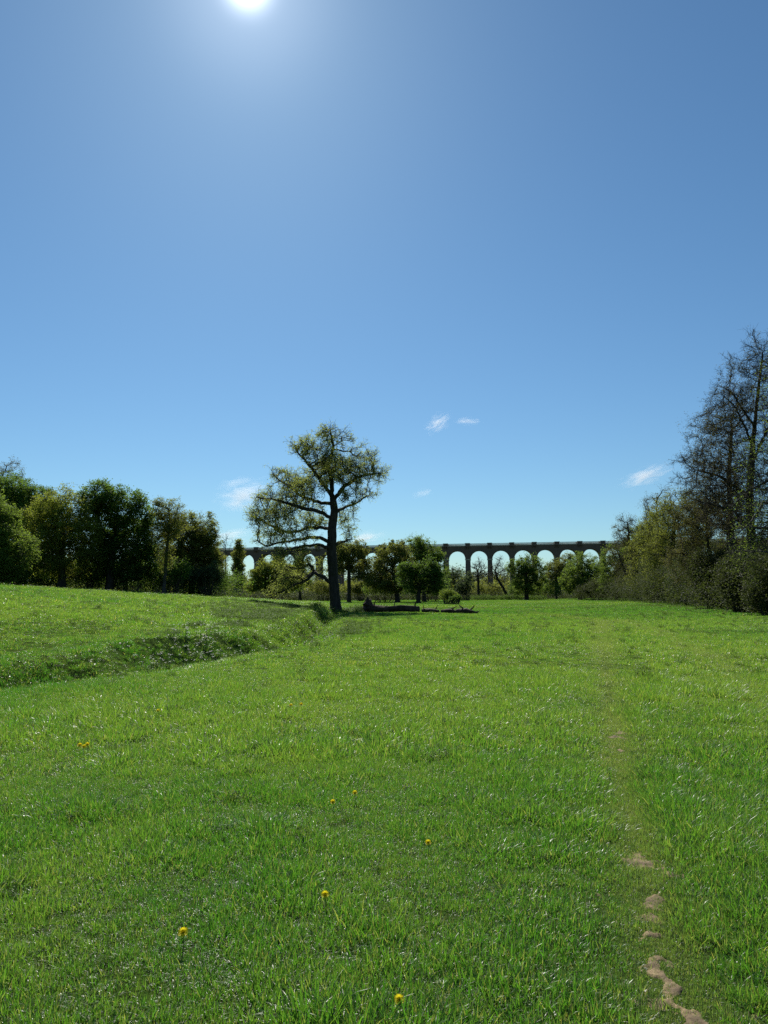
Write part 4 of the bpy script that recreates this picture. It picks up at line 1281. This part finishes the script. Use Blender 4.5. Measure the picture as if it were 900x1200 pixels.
# ------------------------------------------------------------------ thin fair weather clouds (real volumes far above the horizon)
for (px, py, rx, ry, dens, tilt, lab, sd) in (
    (513, 496, 22, 14, .0032, .6, 'brightest small white wisp of cloud high in the sky right of the lone oak', 1),
    (548, 493.5, 24, 6, .0016, 0, 'faint flat cloud streak trailing off the bright wisp', 2),
    (284, 580, 46, 30, .0015, .2, 'faint milky cloud patch left of the lone oak', 3),
    (756, 558, 46, 15, .0016, .35, 'thin slanting cloud beside the right hand trees', 4),
    (495, 578, 18, 7, .0016, .3, 'tiny pale cloud wisp low in the sky between the oak and the viaduct', 5),
    (428, 630, 32, 10, .0024, .2, 'low white cloud just above the viaduct right of the oak stem', 6),
    (270, 627, 40, 10, .0016, .1, 'low pale cloud above the viaduct left of the oak', 7)):
    Yc = 4000.0; k_ = Yc / F; c_ = P(px, py, Yc)
    cmt, nt_, N, L = newmat('cloud_vapour')
    tc_ = N.new('ShaderNodeTexCoord')
    mp_ = N.new('ShaderNodeMapping'); mp_.inputs['Location'].default_value = (sd * 7.3, sd * 3.1, sd * 1.7); mp_.inputs['Scale'].default_value = (1.3, 1.3, 2.2)
    L.new(tc_.outputs['Object'], mp_.inputs[0])
    nz_ = N.new('ShaderNodeTexNoise'); nz_.inputs['Scale'].default_value = 1.5; nz_.inputs['Detail'].default_value = 6; nz_.inputs['Distortion'].default_value = .8
    L.new(mp_.outputs[0], nz_.inputs[0])
    ln_ = N.new('ShaderNodeVectorMath'); ln_.operation = 'LENGTH'; L.new(tc_.outputs['Object'], ln_.inputs[0])

    def m2(op, a_, b_, cl=False):
        n_ = N.new('ShaderNodeMath'); n_.operation = op; n_.use_clamp = cl
        for i_, v_ in enumerate((a_, b_)):
            if hasattr(v_, 'links'): L.new(v_, n_.inputs[i_])
            else: n_.inputs[i_].default_value = v_
        return n_.outputs[0]
    fall = m2('SUBTRACT', 1.0, ln_.outputs['Value'], True)
    body = m2('MULTIPLY', m2('SUBTRACT', nz_.outputs[0], m2('SUBTRACT', .62, m2('MULTIPLY', fall, .35)), True), fall)
    pv = N.new('ShaderNodeVolumePrincipled'); pv.inputs['Color'].default_value = (1, 1, 1, 1); pv.inputs['Anisotropy'].default_value = .3
    L.new(m2('MULTIPLY', body, dens * 22), pv.inputs['Density'])
    out = N.new('ShaderNodeOutputMaterial'); L.new(pv.outputs[0], out.inputs['Volume'])
    nlat, nlon = 12, 20
    vs = [(0, 0, 1)]; fs = []
    for i_ in range(1, nlat):
        for j_ in range(nlon):
            a_, b_ = math.pi * i_ / nlat, 2 * math.pi * j_ / nlon
            vs.append((math.sin(a_) * math.cos(b_), math.sin(a_) * math.sin(b_), math.cos(a_)))
    vs.append((0, 0, -1)); e_ = len(vs) - 1
    for j_ in range(nlon):
        fs.append((0, 1 + j_, 1 + (j_ + 1) % nlon))
        fs.append((e_, 1 + (nlat - 2) * nlon + (j_ + 1) % nlon, 1 + (nlat - 2) * nlon + j_))
        for i_ in range(nlat - 2):
            o_ = 1 + i_ * nlon
            fs.append((o_ + j_, o_ + nlon + j_, o_ + nlon + (j_ + 1) % nlon, o_ + (j_ + 1) % nlon))
    me_ = bpy.data.meshes.new('cloud'); me_.from_pydata(vs, [], fs); me_.update()
    o_ = link('cloud', me_, cmt, None, c_)
    o_.scale = (rx * k_, rx * k_ * .7, ry * k_); o_.rotation_euler = (0, -tilt, 0)
    tag(o_, lab, 'cloud', 'clouds in the blue sky', 'stuff')

build_tree('alder_tree', 'slim twiggy alder between the tall alder and the slanting brown stems', 'alder tree', 862, 70,
           [(850, 500, 24, 30), (838, 540, 28, 30), (860, 560, 28, 34), (828, 575, 24, 24), (850, 600, 30, 28), (815, 545, 16, 16), (866, 470, 22, 24)], .26, 'bud', 2600, 12000, .11, step=.36,
           twr=.011, pexp=2.05, twl=(.3, .9), group=GR, clump=.12, twigs=4, jit=.35, up=.08, dkf=1.3, fill=.15,
           trunk=[(862, 719), (860, 670), (856, 610), (854, 550), (858, 500)])
shrub('shrub', 'thick shrub skirt under the broad yellow green oak', 'shrub', [(322, 686, 22, 9), (300, 686, 14, 9), (342, 686, 16, 10)], 188, 'mid', 9000, .3, 'bushes before the viaduct')
shrub('shrub', 'thick shrub at the foot of the rust tinged olive oak', 'shrub', [(452, 687, 20, 10), (436, 688, 12, 9), (470, 688, 14, 9)], 176, 'mid', 9000, .3, 'bushes before the viaduct')
shrub('shrub', 'dark shrub closing the gap below the taller open topped oak', 'shrub', [(506, 686, 14, 11), (518, 684, 10, 13), (490, 688, 14, 8)], 186, 'dark', 9000, .3, 'bushes before the viaduct')
shrub('shrub', 'grey green shrub left of the open crowned tree by the lone oak stem', 'shrub', [(378, 688, 16, 8), (392, 689, 12, 7)], 200, 'olive', 6000, .32, 'bushes before the viaduct')
shrub('shrub', 'low shrub right of the open crowned tree by the lone oak stem', 'shrub', [(422, 689, 12, 8), (412, 690, 12, 6)], 196, 'olive', 6000, .32, 'bushes before the viaduct')
shrub('shrub', 'dark low shrub behind the round leafy oak', 'shrub', [(617, 691, 20, 7), (604, 690, 10, 7), (650, 690, 14, 8)], 210, 'dark', 9000, .3, 'bushes before the viaduct')
shrub('shrub', 'tall shade darkened shrub closing the wood behind the tall alder stem', 'shrub', [(876, 660, 30, 34), (850, 668, 26, 30), (900, 650, 28, 40)], 80, 'ivy', 24000, .17, 'bushes along the right edge')
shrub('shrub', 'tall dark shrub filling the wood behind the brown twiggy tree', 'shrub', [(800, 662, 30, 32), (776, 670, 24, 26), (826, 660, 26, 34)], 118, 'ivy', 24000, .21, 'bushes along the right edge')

build_tree('tree', 'leafy dark tree masking the right end of the viaduct', 'tree', 722, 168,
           [(722, 655, 18, 18), (712, 670, 16, 16), (734, 668, 16, 18), (722, 684, 20, 12), (738, 648, 12, 16)], .4, 'mid', 620, 26000, .25, twr=.02, group=GR, clump=.28)
build_tree('tree', 'dusky brown tree between the bare leaning tree and the brown twiggy tree', 'tree', 766, 128,
           [(762, 625, 18, 26), (752, 650, 18, 22), (772, 645, 18, 28), (758, 672, 22, 18)], .38, 'olive', 800, 24000, .21, twr=.018, twigs=4, group=GR, clump=.25)
